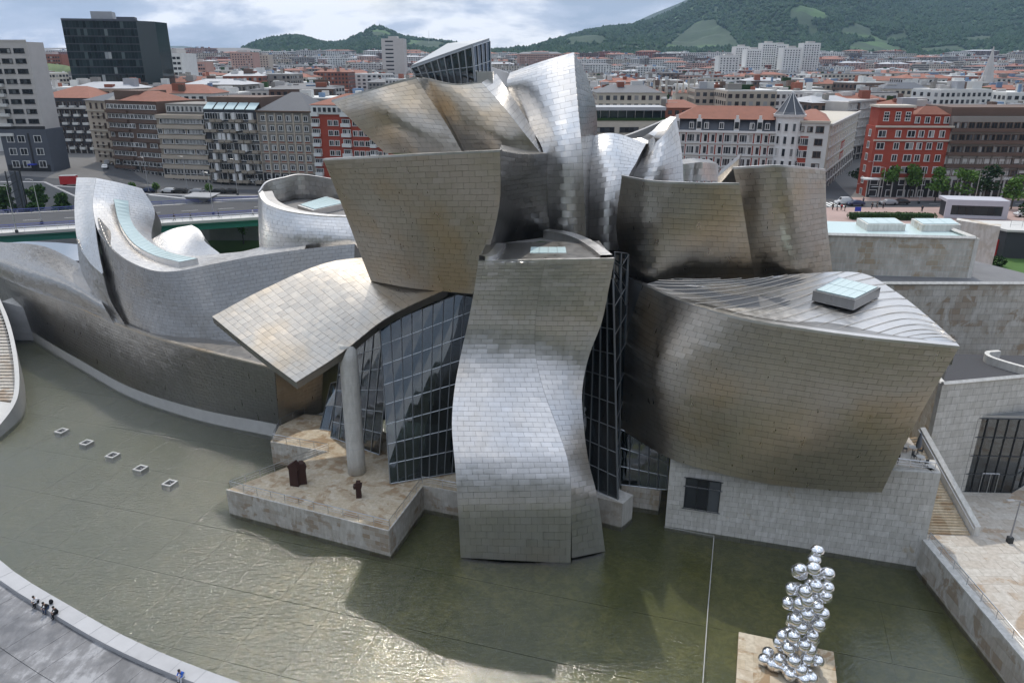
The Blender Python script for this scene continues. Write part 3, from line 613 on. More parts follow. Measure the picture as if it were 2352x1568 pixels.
_, DLEAF = vol('leaf_roof', rr_, (0, 2, -3), 'titanium_pale', 1.3, .75, pillow=.004, tilt=.004)
r0_ = [[(176, 408, 146), (198, 408, 145), (221, 409, 143.2)], [(171, 475, 140), (192, 471, 139), (214, 467, 137.4)], [(178, 553, 131), (199, 542, 130.5), (220, 526, 129.5)], [(204, 600, 126), (215, 590, 125.5), (227, 578, 125)], [(234, 629, 121), (235.5, 628, 121), (237, 626, 121)]]
vol('leaf_roof', r0_, (1, 4, -9), 'titanium_pale', 1.3, .75, pillow=.004, tilt=.004)
lo = [[(338, 556, 143), (412, 600, 131), (505, 582, 129)], [(390, 528, 148), (430, 558, 142), (472, 556, 138)], [(440, 517, 151), (457, 527, 149), (470, 545, 145)]]
vol('leaf_roof', lo, (0, 3, -3), 'titanium_pale', 1.3, .75, pillow=.004, tilt=.004)
lr = [[P(-90, 592, z=11.95), P(48, 657, z=11.95), P(150, 694, z=11.95), P(262, 743, z=11.95)], [P(-90, 572, z=14), P(20, 605, z=15), P(140, 640, z=15.5), P(232, 690, z=14.5)], [P(-90, 548, z=15), P(0, 556, z=15.5), P(100, 566, z=15.6), P(195, 610, z=16)]]
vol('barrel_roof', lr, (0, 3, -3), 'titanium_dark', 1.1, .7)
# the long curved skylight on the leaf roof
ls_in = [(262, 463, 143, ), (275, 515, 138), (305, 560, 131), (352, 590, 125.6), (412, 606, 119)]; ls_out = [(297, 463, 145.4), (305, 510, 141), (335, 548, 134.5), (385, 580, 128), (456, 598, 121)]
def on(D, x, y):
    q = to_px(D); k = np.argmin((q[..., 0]-x)**2+(q[..., 1]-y)**2); return D.reshape(-1, 3)[k]
A_ = cr(np.array([on(DLEAF, q[0], q[1]+8)+V3(0, 0, .1) for q in ls_in]), 25); B_ = cr(np.array([on(DLEAF, q[0], q[1]+8)+V3(0, 0, .1) for q in ls_out]), 25); up = V3(0, 0, 1.0)
mb = MB(); mb.grid(np.stack([A_-up, A_+up*.8])).grid(np.stack([B_-up, B_+up*.8])).quad(A_[0]-up, B_[0]-up, B_[0]+up*.8, A_[0]+up*.8).quad(A_[-1]-up, B_[-1]-up, B_[-1]+up*.8, A_[-1]+up*.8); mb.grid(np.stack([A_+up*.78, B_+up*.78]))
sk = mb.build('skylight', 'titanium_pale', MUS)
for i in range(24):
    q = [A_[i], B_[i], B_[i+1], A_[i+1]]; m0 = np.mean(q, 0); q = [m0+(k-m0)*V3(.93, .93, 1)*1.0+up*.86 for k in q]
    MB().add(q+[k-V3(0, 0, .07) for k in q], [(0, 1, 2, 3), (0, 4, 5, 1), (1, 5, 6, 2), (2, 6, 7, 3), (3, 7, 4, 0)]).build('glass_pane', 'skylight_glass', sk, at=m0)

# L round tower on the left
lt = [(593, 441, 128), (607, 465, 122.5), (655, 485, 119), (730, 496, 117), (815, 500, 116)]; lb = [(597, 595, 124), (618, 597, 120), (668, 592, 117), (735, 585, 115), (820, 580, 114)]; lm = [(594, 520, 125), (612, 530, 120.4), (662, 538, 117), (733, 540, 115.2), (825, 545, 114)]
vol('round_tower', [lb, lm, lt], (2, 1.2, 0), 'titanium_pale', 1.3, .66, tilt=.008, pillow=.01)
bkp = [P(593, 441, 128), P(612, 418, 133), P(650, 408, 136), P(690, 401, 139), P(760, 411, 137), P(830, 425, 133)]
w_ = cr(np.array(bkp), 33); lo_ = w_.copy(); lo_[:, 2] -= 3.6; inn = w_+V3(.5, -1.0, 0); inl = inn.copy(); inl[:, 2] -= 3.4
Di = np.swapaxes(cr(np.array([inl, inn]), 33), 0, 0); io = shell('round_tower', Di, (-.3, .9, 0), 'limestone', MUS); clad('titanium_panel', Di, io, 'titanium_pale', 1.4, .8)
mb = MB(); mb.grid(np.stack([w_+V3(0, 0, .12), inn+V3(0, 0, .12)])).grid(np.stack([w_-V3(0, 0, 20), w_+V3(0, 0, .12)])); mb.build('parapet', 'titanium_pale', MUS)
rim('coping', lt, 1.2, .12, back=(.35, .94))
gr = [tuple(P(*q)[:2]) for q in lt]+[tuple(q[:2]) for q in w_[::-4]]
MB().prism(gr, 20, 28.6).build('gravel_roof', 'gravel', MUS)
skylight([P(684, 484, z=28.7), P(720, 496, z=28.7), P(800, 478, z=28.7), P(752, 462, z=28.7)], .9, 5)

# M N glass atrium walls and the dark hall behind
zt = 3.4
glasswall('atrium_glazing', P(896, 1110, 80.2), P(1055, 1083, 83), P(1092, 660, 89.5), P(872, 748, 87), 9, 8, 'glass')
glasswall('atrium_glazing', P(760, 1003, z=zt), P(872, 1044, z=zt), P(900, 740, 90), P(785, 790, 97), 6, 6, 'glass')
glasswall('atrium_glazing', P(735, 985, z=zt), P(775, 990, z=zt), P(800, 870, 97), P(760, 880, 99), 2, 2, 'glass')
glasswall('atrium_glazing', P(1290, 1085, 82.5), P(1419, 1150, 76.9), P(1408, 640, 83.5), P(1330, 640, 88), 6, 9, 'glass')
glasswall('atrium_glazing', P(1419, 1150, 76.9), P(1424, 1110, 82), P(1443, 585, 88), P(1408, 640, 83.5), 2, 8, 'glass_blue')
glasswall('atrium_glazing', P(1408, 640, 83.5), P(1436, 700, 86), P(1441, 582, 88), P(1411, 578, 83.2), 2, 3, 'glass_blue')
glasswall('atrium_glazing', P(1425, 1112, 81), P(1532, 1124, 79.6), P(1536, 1030, 80.4), P(1425, 985, 82.6), 5, 3, 'glass')
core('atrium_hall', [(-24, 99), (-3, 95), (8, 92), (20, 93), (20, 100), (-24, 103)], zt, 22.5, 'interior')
mb = MB()
for k, z in enumerate((9, 15.5, 21.5)): mb.box((-9+k, 96, z), (14, 5, .5), .2)
mb.tube([(-16, 91, 4), (-8, 93, 19)], .3, 6).tube([(-6, 89, 4), (-13, 93, 19)], .25, 6).box((-5, 94.2, 9), (2.2, 1.2, 11), .3).box((10, 89, 10), (3, 2, 12), .3)
mb.build('atrium_balcony', 'interior_white', MUS)

# stone walls
def stone_wall(name, a, b, c, d, bw=1.25, bh=.62, mat='limestone', parent=None, thick=.5, kind='stone_block', backdir=None, body='limestone_clean'):
    """a b bottom left to right, c d the top right and left"""
    D = np.stack([np.linspace(a, b, 33), np.linspace(d, c, 33)]); D = cr(D, 33)
    N, _ = normals(D); bk = -N.mean((0, 1))*thick if backdir is None else backdir
    o = shell(name, D, bk, body, parent if parent is not None else MUS, .03); clad(kind, D, o, mat, bw, bh, proud=.012, tilt=.001, pillow=0, gap=.03, fu=(0, 1), fv=(0, 1)); return o
wa, wb = P(1527, 1207, z=0), P(2113, 1302, z=0)
WA0, WB0 = wa+V3(0, 0, -.7), wb+V3(0, 0, -.7)
stone_wall('podium_wall', WA0, WB0, wb+V3(0, 0, 11.8), wa+V3(0, 0, 9.4), 1.5, .72, 'limestone_clean', thick=3)
stone_wall('podium_wall', P(1424, 1170, z=-.7), wa+V3(-.2, 3.2, -.7), wa+V3(-.2, 3.2, 2.9), P(1424, 1170, z=-.7)+V3(0, 0, 3.6), 1.5, .72, 'limestone', thick=3)
stone_wall('podium_wall', P(1368, 1186, z=0)+V3(0, 0, -.7), P(1427, 1211, z=0)+V3(0, 0, -.7), P(1427, 1211, z=0)+V3(0, 0, 3.3), P(1368, 1186, z=0)+V3(0, 0, 3.3), 1.2, .6, 'limestone_stained', thick=2.5)
pr0 = P(1427, 1211, z=0); core('podium_cap', [tuple(pr0[:2]), tuple((pr0+V3(-4, 2, 0))[:2]), tuple((pr0+V3(-4, 6, 0))[:2]), tuple((pr0+V3(.2, 5, 0))[:2])], -.7, 3.28, 'limestone_stained')
# barred window in the podium wall
pw_ = (wb-wa)/np.linalg.norm(wb-wa); pn = np.array([pw_[1], -pw_[0], 0])
w0 = wa+pw_*2.0+V3(0, 0, 3.0); w1 = wa+pw_*5.9+V3(0, 0, 3.0); hh = V3(0, 0, 4.1)
mb = MB(); 
for k in range(4): mb.tube([w0+(w1-w0)*k/3+pn*.2, w0+(w1-w0)*k/3+hh+pn*.2], .05, 4)
for v in (0, .72, 1): mb.tube([w0-(w1-w0)*.06+hh*v+pn*.26, w1+(w1-w0)*.06+hh*v+pn*.26], .06, 4)
mb.quad(w0+hh+pn*.05, w1+hh+pn*.05, w1+hh+pn*.5+V3(0, 0, .25), w0+hh+pn*.5+V3(0, 0, .25))
wf = mb.build('podium_window', 'dark_frame', MUS)
for k in range(3):
    a, b = w0+(w1-w0)*(k+.03)/3+pn*.06, w0+(w1-w0)*(k+.97)/3+pn*.06
    for v0, v1 in ((.01, .70), (.73, .99)): MB().add([a+hh*v0, b+hh*v0, b+hh*v1, a+hh*v1, a+hh*v0+pn*.05, b+hh*v0+pn*.05, b+hh*v1+pn*.05, a+hh*v1+pn*.05], [(0, 1, 2, 3), (4, 5, 6, 7), (0, 1, 5, 4), (2, 3, 7, 6)]).build('glass_pane', 'window_glass', wf, at=a)
# right hand limestone wings
def wing(name, pts, z0, z1, roofmat, faces, mat='limestone', bw=1.6, bh=.8):
    MB().prism([tuple(p[:2]) for p in pts], z0, z1-.25).build('flat_roof', roofmat, MUS)
    n = len(pts)
    for i in faces:
        a, b = np.array([*pts[i][:2], 0.]), np.array([*pts[(i+1) % n][:2], 0.]); stone_wall(name, a+V3(0, 0, z0), b+V3(0, 0, z0), b+V3(0, 0, z1), a+V3(0, 0, z1), bw, bh, mat, thick=.6)
    mb = MB(); q = [tuple(p[:2]) for p in pts]
    for i in faces:
        a, b = np.array(q[i]), np.array(q[(i+1) % n]); mb.tube([(*a, z1+.05), (*b, z1+.05)], .28, 4)
    mb.build('coping', 'limestone_clean', MUS)
u0, u1 = P(1895, 540, z=30.2), P(2240, 548, z=30.2); u2, u3 = P(2145, 512, z=30.2), P(1870, 503, z=30.2)
wing('upper_block', [u0, u1, u2, u3], 24, 30.2, 'skylight_glass', (0, 1))
def curb(x0, x1, y0, y1):
    a = [P(x0, y1, z=30.0), P(x1, y1, z=30.0), P(x1-24, y0, z=30.0), P(x0-24, y0, z=30.0)]; skylight(a, .9, 3, 1, 'limestone_clean')
curb(1990, 2078, 515, 530); curb(2115, 2205, 516, 531)
l0, l1 = P(1960, 652, z=25), P(2420, 652, z=25); l2, l3 = P(2240, 595, z=25), P(1900, 590, z=25)
wing('lower_block', [l0, l1, P(2420, 640, z=25), l2, l3], -1, 25, 'roof_felt', (0,), 'limestone_stained', 1.6, .85)
# entrance wing with the projecting glass bay
q0, q1 = P(2165, 882, z=18.2), P(2460, 855, z=18.2); q2, q3 = P(2460, 815, z=18.2), P(2185, 808, z=18.2)
wing('entrance_wing', [q0, q1, q2, q3], 3.4, 18.2, 'roof_dark', (0,), 'limestone_clean', 1.7, .85)
sb = P(2105, 1010, Y=q0[1]+7); stone_wall('entrance_wing', np.array([sb[0]-1.5, sb[1], 3.4]), np.array([q0[0], q0[1], 3.4]), np.array([q0[0], q0[1], 18.2]), np.array([sb[0]-1.5, sb[1], 18.2]), 1.7, .85, 'limestone', thick=.6, backdir=(.6, .3, 0))
cw = [P(2290, 812, z=18.4), P(2262, 815, z=18.4), P(2265, 825, z=18.4), P(2300, 838, z=18.4), P(2360, 855, z=18.4)]
band('curved_parapet', cw, .5, 17.5, 18.9, 'limestone_clean')
e0, e1_, e2_, e3 = P(2175, 1100, z=3.5), P(2205, 1128, z=3.5), P(2322, 1131, z=3.5), P(2380, 1095, z=3.5); H = V3(0, 0, 9.4)
H = V3(0, 0, P(2215, 960, Y=e1_[1])[2]-3.5)
glasswall('entrance_bay', e0, e1_, e1_+H, e0+H, 3, 4, 'glass', frame='dark_frame', mull=.09); glasswall('entrance_bay', e1_, e2_, e2_+H, e1_+H, 5, 4, 'glass', frame='dark_frame', mull=.09); glasswall('entrance_bay', e2_, e3, e3+H, e2_+H, 3, 4, 'glass', frame='dark_frame', mull=.09)
MB().prism([tuple(q[:2]) for q in (e0, e1_, e2_, e3, e3+V3(0, 1, 0), e0+V3(0, 1, 0))], 3.5+H[2], 3.9+H[2]).build('bay_roof', 'mullion', MUS)
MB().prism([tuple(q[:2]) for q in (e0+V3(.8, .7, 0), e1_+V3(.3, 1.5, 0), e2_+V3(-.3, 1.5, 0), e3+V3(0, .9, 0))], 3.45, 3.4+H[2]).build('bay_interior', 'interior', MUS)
dm = e1_+(e2_-e1_)*.35+V3(0, -.1, 0); mb = MB()
for k in range(3): mb.tube([dm+(e2_-e1_)*.16*k, dm+(e2_-e1_)*.16*k+V3(0, 0, 2.6)], .05, 4)
mb.tube([dm+V3(0, 0, 2.6), dm+(e2_-e1_)*.32+V3(0, 0, 2.6)], .05, 4); mb.build('entrance_door', 'steel_rail', MUS)
# ------------------------------------------------------------------ terrace, walkway, stairs
def slabs(par, kind, mat, corners, nx, ny, z, h=.06, skipf=None, bond=.5):
    """individual paving slabs over a 4-corner field"""
    c = [np.array([*q[:2], 0.]) for q in corners]
    for j in range(ny):
        off = bond*(j % 2)
        for i in range(-1, nx+1):
            u0, u1 = max(0, (i+off)/nx), min(1, (i+1+off)/nx)
            if u1-u0 < .2/nx: continue
            v0, v1 = j/ny, (j+1)/ny; e = .02
            def pt(u, v): return (c[0]*(1-u)+c[1]*u)*(1-v)+(c[3]*(1-u)+c[2]*u)*v
            q = [pt(u0, v0), pt(u1, v0), pt(u1, v1), pt(u0, v1)]; m0 = np.mean(q, 0); q = [m0+(k-m0)*.99 for k in q]
            if skipf and any(skipf(k) for k in q): continue
            zz = z+rnd.uniform(0, .012); MBs = [(*k[:2], zz) for k in q]+[(*k[:2], z-h) for k in q]
            g = np.array(MBs); px = to_px(g[:4]); x, y = px[:, 0], px[:, 1]
            ar = .5*abs(sum(x[a]*y[(a+1) % 4]-x[(a+1) % 4]*y[a] for a in range(4)))*(0 < x.mean() < 2352)*(0 < y.mean() < 1568)
            FLAT.setdefault((par.name, kind), (par, []))[1].append((ar, g, mat))
FLAT = {}
def slabs_done(limit=300):
    F = [(0, 1, 2, 3), (0, 4, 5, 1), (1, 5, 6, 2), (2, 6, 7, 3), (3, 7, 4, 0)]
    for (pn, kind), (par, L_) in FLAT.items():
        L_.sort(key=lambda q: -q[0]); mb = {}
        for i, (a, g, mat) in enumerate(L_):
            if i < limit: MB().add(g, F).build(kind, mat, par, at=g[:4].mean(0))
            else: mb.setdefault(mat, MB()).add(g, F)
        for mat, m_ in mb.items(): tag(m_.build('paving_field', mat, par), kind='stuff')
def railing(pts, label, h=1.05, step=1.6, mat='steel_rail', group=None, rails=(1.0, .66, .4), r=.035):
    pts = [np.asarray(p, float) for p in pts]; o = empty('railing', pts[0], label, 'railing', group); mb = MB()
    for f in rails: mb.tube([p+V3(0, 0, h*f) for p in pts], r*(1.5 if f == 1.0 else .7), 5)
    mb.build('rail', mat, o); pm = None
    for a, b in zip(pts[:-1], pts[1:]):
        n = max(1, int(np.linalg.norm(b-a)/step))
        for k in range(n+(1 if b is pts[-1] else 0)):
            p = a+(b-a)*k/n
            if pm is None: q = MB().box((0, 0, h/2), (.05, .05, h)); pm = q.mesh('post', mat)
            place(pm, 'post', p, o)
    return o
ZT = 3.35
TC = [P(519, 1124, z=ZT), P(893, 1219, z=ZT), P(972, 1115, z=ZT), P(1062, 1132, z=ZT), P(1062, 1060, z=ZT), P(800, 960, z=ZT), P(700, 950, z=ZT), P(640, 978, z=ZT), P(621, 1014, z=ZT), P(752, 1037, z=ZT)]
ter = empty('terrace', (-22, 80, 0), 'stained stone terrace jutting into the pool under the canopy', 'terrace'); ter['kind'] = 'structure'; del ter['category']
MB().prism([tuple(p[:2]) for p in TC], -.7, ZT-.03, 0, 1).build('terrace_base', ('limestone_clean', 'paving_stone'), ter)
def tw(i, j, mat):
    a, b = [np.array([*TC[k][:2], 0.]) for k in (i, j)]; stone_wall('terrace_wall', a+V3(0, 0, -.7), b+V3(0, 0, -.7), b+V3(0, 0, ZT), a+V3(0, 0, ZT), 1.3, .62, mat, parent=ter, kind='stone_block', thick=.15)
tw(0, 1, 'limestone_stained'); tw(1, 2, 'limestone_stained'); tw(2, 3, 'limestone_stained'); tw(8, 9, 'limestone_stained')
def inside(p, poly):
    r_ = False; n = len(poly)
    for i in range(n):
        a, b = poly[i], poly[(i+1) % n]
        if (a[1] > p[1]) != (b[1] > p[1]) and p[0] < (b[0]-a[0])*(p[1]-a[1])/(b[1]-a[1])+a[0]: r_ = not r_
    return r_
d1_ = (TC[1]-TC[0]); d1_[2] = 0; L_ = np.linalg.norm(d1_); d1_ /= L_; d2_ = np.array([-d1_[1], d1_[0], 0]); o_ = TC[0]-d2_*1
fieldc = [o_-d1_*9, o_+d1_*40, o_+d1_*40+d2_*30, o_-d1_*9+d2_*30]
slabs(ter, 'paving_stone', 'paving_stone', fieldc, 46, 52, ZT, skipf=lambda m: not inside(m, TC))
def inset(a, b, f=.25): return a
railing([TC[8]+V3(.3, .2, 0), TC[9]+V3(.1, .2, 0), TC[0]+V3(.5, .2, 0), TC[1]+V3(0, .5, 0), TC[2]+V3(-.1, .4, 0), TC[3]+V3(0, .4, 0)], 'thin steel railing round the edge of the stained stone terrace', step=1.9)
railing([TC[8]+V3(.3, .3, 0), TC[7]+V3(.3, .2, 0), P(700, 950, z=ZT)], 'short steel railing beside the corner of the long dark gallery wall', step=1.6)

# the two iron sculptures on the terrace: plain rusted block shapes
s0 = P(683, 1118, z=ZT); sc_ = empty('iron_sculpture', s0, 'broad dark rusted iron sculpture with two peaked halves on the terrace', 'sculpture')
def chunk(par, name, poly, depth, rz, at):
    mb = MB(); n = len(poly); ca, sa = math.cos(rz), math.sin(rz)
    f = [(at[0]+x*ca, at[1]+x*sa, at[2]+z) for x, z in poly]; b = [(q[0]-depth*sa*-1*-1, q[1]+depth*ca, q[2]) for q in f]
    mb.add(f+b, [tuple(range(n)), tuple(range(n, 2*n))[::-1]]+[(i, n+i, n+(i+1) % n, (i+1) % n) for i in range(n)]); return mb.build(name, 'rust', par)
chunk(sc_, 'iron_half', [(-1.0, 0), (.15, 0), (.15, 2.2), (.35, 2.5), (-.3, 3.3), (-1.15, 2.7), (-.95, 2.3)], .9, -.25, s0)
chunk(sc_, 'iron_half', [(.28, .15), (1.15, .0), (1.15, 1.9), (1.3, 2.5), (1.0, 2.9), (.55, 2.95), (.3, 2.1)], .9, .45, s0+V3(0, .2, 0))
s1 = P(824, 1144, z=ZT); sd = empty('iron_sculpture', s1, 'slim dark rusted iron post sculpture with a knotted head, near the pier', 'sculpture')
chunk(sd, 'iron_shaft', [(-.3, 0), (.32, 0), (.26, 1.35), (-.28, 1.3)], .6, .1, s1); chunk(sd, 'iron_head', [(-.5, 1.3), (.42, 1.35), (.5, 1.75), (.25, 1.8), (.3, 2.05), (-.2, 2.1), (-.25, 1.7), (-.55, 1.65)], .75, .1, s1+V3(0, -.08, 0))

# right walkway at the foot of the entrance wing
wk = [P(2118, 1240, z=3.5), np.array([44.2, 30, 3.5]), np.array([95, 30, 3.5]), np.array([95, 84, 3.5]), P(2000, 1080, z=3.5)+V3(0, 6, 0)]
wkw = empty('walkway', (60, 60, 0), 'pale stained stone walkway between the pool wall and the entrance wing', 'walkway'); wkw['kind'] = 'structure'; del wkw['category']
MB().prism([tuple(p[:2]) for p in wk], -.7, 3.47, 0, 1).build('walkway_base', ('limestone_clean', 'paving_pale'), wkw)
slabs(wkw, 'paving_stone', 'paving_pale', [(44.3, 30), (86, 30), (86, 80), (44.3, 80)], 24, 40, 3.5, skipf=lambda m: not inside(m, wk))
ka_ = P(2113, 1302, z=0); stone_wall('pool_wall', np.array([44.0, 33, -.7]), np.array([44.5, 68.4, -.7]), np.array([44.5, 68.4, 3.6]), np.array([44.0, 33, 3.6]), 2.4, 1.1, 'limestone_stained', parent=wkw, thick=.6, backdir=(.7, 0, 0))
MB().prism([(43.96, 33), (44.75, 33), (45.25, 68.4), (44.46, 68.4)], 3.6, 3.75).build('coping', 'limestone_clean', wkw)
railing([np.array([44.6, 34, 3.7]), np.array([45.05, 68.2, 3.7])], 'steel railing on top of the right hand pool wall beside the walkway', step=2.3)
MB_ = MB(); MB_.quad((50, 84.1, 3.46), (220, 84.1, 3.46), (220, 124, 3.46), (50, 124, 3.46)).quad((95.05, 20, 3.46), (220, 20, 3.46), (220, 84.1, 3.46), (95.05, 84.1, 3.46)); struct('service_road', MB_, 'asphalt')
# stairs climbing to the cafe terrace behind the stone wall
st0, st1 = P(2132, 1226, z=3.5), P(2228, 1229, z=3.5); tp0, tp1 = P(2090, 1005, z=11.6), P(2104, 1003, z=11.6)
stw = empty('staircase', st0, 'steep narrow stone staircase with brown stained treads right of the podium wall', 'staircase')
NS = 36
for k in range(NS):
    f = k/NS; a = st0+(tp0-st0)*f; b = st1+(tp1-st1)*f; g_ = st0+(tp0-st0)*(k+1)/NS; h_ = st1+(tp1-st1)*(k+1)/NS
    zz = 3.5+(11.6-3.5)*(k+1)/NS; MB().prism([tuple(a[:2]), tuple(b[:2]), tuple(h_[:2]), tuple(g_[:2])], zz-.5, zz).build('step', 'paving_stone', stw, at=a)
pw2 = [(st1+V3(.25, -.2, 0)), (tp1+V3(.25, 0, 0))]; mb = MB()
a, b = pw2; w = V3(.65, .1, 0); mb.add([a, b, b+w, a+w, a+V3(0, 0, 1.2), b+V3(0, 0, 1.2), b+w+V3(0, 0, 1.2), a+w+V3(0, 0, 1.2)], [(0, 1, 5, 4), (4, 5, 6, 7), (2, 3, 7, 6), (3, 0, 4, 7)]); 
mb.add([a-V3(0, 0, 4), b-V3(0, 0, 11), b+w-V3(0, 0, 11), a+w-V3(0, 0, 4), a, b, b+w, a+w], [(0, 1, 5, 4), (2, 3, 7, 6)]); mb.build('stair_parapet', 'limestone_clean', stw)
mb = MB(); mb.tube([a+V3(-.15, 0, .95), b+V3(-.15, 0, .95)], .05, 5); mb.build('handrail', 'steel_rail', stw)
# cafe terrace on the stone wall
cz = 11.82; cf = [wb+V3(-9, 3.3, 0), wb+V3(-.15, .6, 0), P(2140, 1080, z=cz), tp0+V3(-.2, 0, 0), tp0+V3(-8, 4, 0)]
cft = empty('cafe_terrace', (40, 72, 0), 'pale raised cafe terrace behind the bulging gallery above the podium wall', 'terrace'); cft['kind'] = 'structure'; del cft['category']
MB().prism([tuple(p[:2]) for p in cf], -.7, cz-.03, 0, 1).build('terrace_base', ('limestone_clean', 'paving_pale'), cft); slabs(cft, 'paving_stone', 'paving_pale', [(36, 66), (50, 66), (50, 84), (36, 84)], 10, 18, cz, skipf=lambda m: not inside(m, cf))
railing([P(2058, 1072, z=cz), P(2146, 1083, z=cz)], 'short steel railing at the front of the cafe terrace', step=1.0)
def table_set(p, rz, label):
    o = empty('cafe_table', p, label, 'table'); mb = MB(); mb.tube([V3(*p)+V3(0, 0, .72), V3(*p)+V3(0, 0, .75)], .45, 16); mb.build('table_top', 'concrete_pale', o); MB().tube([p, p+V3(0, 0, .72)], .04, 6).build('pedestal', 'dark_frame', o)
def chair(p, rz, label):
    o = empty('cafe_chair', p, label, 'chair', 'chairs on the cafe terrace', rz); o.rotation_euler = (0, 0, rz); q = dict(parent=o)
    for nm, c, s_ in (('seat', (0, 0, .45), (.42, .42, .04)), ('backrest', (0, .2, .7), (.42, .04, .45))):
        me = MB().box(c, s_).mesh(nm, 'dark_frame'); place(me, nm, np.array(o['_w']), o)
    lm = MB().box((0, 0, .22), (.03, .03, .44)).mesh('leg', 'dark_frame')
    for dx in (-.18, .18):
        for dy in (-.18, .18): place(lm, 'leg', np.array(o['_w'])+V3(dx, dy, 0), o)
tA, tB = P(2112, 1062, z=cz), P(2095, 1040, z=cz)
table_set(tA, 0, 'small round cafe table nearest the short terrace railing'); table_set(tB, 0, 'small round cafe table beside the closed dark parasol')
for k, (t_, a) in enumerate(((tA, .4), (tA, 3.4), (tB, 1.2), (tB, 4.4))): chair(t_+V3(.75*math.sin(-a), .75*math.cos(a), 0), a, ('dark metal chair behind the cafe table nearest the railing', 'dark metal chair in front of the cafe table nearest the railing', 'dark metal chair left of the table by the closed parasol', 'dark metal chair right of the table by the closed parasol')[k])
pp = P(2098, 1048, z=cz)+V3(.5, .3, 0); o = empty('parasol', pp, 'closed dark grey parasol standing on the cafe terrace', 'parasol'); MB().tube([pp, pp+V3(0, 0, 2.9)], .04, 6).build('pole', 'dark_frame', o)
MB().tube([pp+V3(0, 0, .95), pp+V3(0, 0, 1.3), pp+V3(0, 0, 2.3), pp+V3(0, 0, 2.85)], [.26, .3, .17, .04], 9).build('canopy', 'cloth_grey', o, True)

# lamp post on the walkway
def lamp(p, h, label, group=None, mat='concrete_wall', head=1.0, arm=.9):
    o = empty('street_lamp', p, label, 'street lamp', group); MB().tube([p, p+V3(0, 0, h*.5), p+V3(0, 0, h)], [.11, .08, .06], 7).build('pole', mat, o)
    MB().tube([p+V3(0, 0, h), p+V3(-arm, -.1, h+.15)], .05, 5).build('arm', mat, o); MB().box(p+V3(-arm-.25*head, -.1, h+.12), (.75*head, .3*head, .14)).build('lamp_head', 'steel_rail', o); MB().box(p+V3(0, 0, .35), (.5, .5, .7)).build('base_box', 'dark_frame', o); return o
lamp(P(2318, 1245, z=3.5), 5.2, 'slim grey street lamp with a dark base box on the pale walkway')

# ------------------------------------------------------------------ the tower of steel balls on its stone platform
sp_ = empty('sculpture_platform', P(1800, 1540, z=0), 'square stained stone platform in the pool carrying the steel ball tower', 'platform')
c0, c1_ = P(1697, 1450, z=.35), P(1915, 1496, z=.35); dd = c1_-c0; dv = np.array([dd[1], -dd[0], 0]); pf_ = [c0, c1_, c1_+dv, c0+dv]
MB().prism([tuple(p[:2]) for p in pf_], -.7, .26).build('platform_base', 'paving_stone', sp_)
slabs(sp_, 'paving_slab', 'paving_stone', pf_, 6, 7, .35)
bt_ = empty('ball_tower', P(1822, 1534, z=.35), 'tall slim stack of polished mirror steel balls on the stone platform', 'sculpture')
ballm = MB().sphere((0, 0, 0), .60, 28, 16).mesh('steel_ball', 'mirror_steel', True)
bx, by = bt_['_w'][0], bt_['_w'][1]; RB = random.Random(5)
for lv in range(15):
    f_ = lv/14; n_ = (6, 5, 5, 4, 4, 4, 4, 4, 4, 4, 4, 3, 3, 3, 2)[lv]; rad = 1.75-.55*min(1, f_*4)+.12*math.sin(lv*1.9)
    for k in range(n_):
        a = lv*.74+k*2*math.pi/n_+RB.uniform(-.22, .22); r_ = rad+RB.uniform(-.28, .22)
        place(ballm, 'steel_ball', (bx+.35*f_+r_*math.cos(a), by+r_*math.sin(a), 97e-2+lv*.79+RB.uniform(-.16, .16)), bt_)
for x, y in ((-2.6, .4), (-2.0, 1.2), (-1.7, -.3), (.2, -1.9), (.9, -1.8), (-.9, -.9)): place(ballm, 'steel_ball', (bx+x, by+y, .97), bt_)

# ------------------------------------------------------------------ things in the pool
for k, (x, y) in enumerate(((142, 991), (199, 1018), (259, 1047), (323, 1077), (390, 1111))):
    p = P(x, y, z=0); names = ('farthest', 'second farthest', 'middle', 'second nearest', 'nearest'); o = empty('fountain_frame', p, f'{names[k]} of the five square concrete fountain frames in the pool', 'fountain', 'fountain frames in the pool')
    mb = MB()
    for dx, dy, sx, sy in ((-.62, 0, .2, 1.44), (.62, 0, .2, 1.44), (0, -.62, 1.04, .2), (0, .62, 1.04, .2)):
        a = -.35; mb.box((p[0]+dx*math.cos(a)-dy*math.sin(a), p[1]+dx*math.sin(a)+dy*math.cos(a), -.2), (sx, sy, .86), a)
    mb.build('frame', 'concrete_pale', o); MB().box(p+V3(0, 0, -.05), (1.0, 1.0, .06), -.35).build('grate', 'dark_frame', o); MB().tube([p-V3(0, 0, .1), p+V3(.1, 0, .2)], .1, 6).build('nozzle', 'concrete_wall', o)
tag(MB().tube([P(1525, 1209, z=.03), P(1640, 1231, z=.03), P(1626, 1400, z=.03), P(1612, 1600, z=.03)], .045, 5).build('pool_cable', 'concrete_pale'), 'thin pale cable running across the pool from the podium wall corner', 'cable')
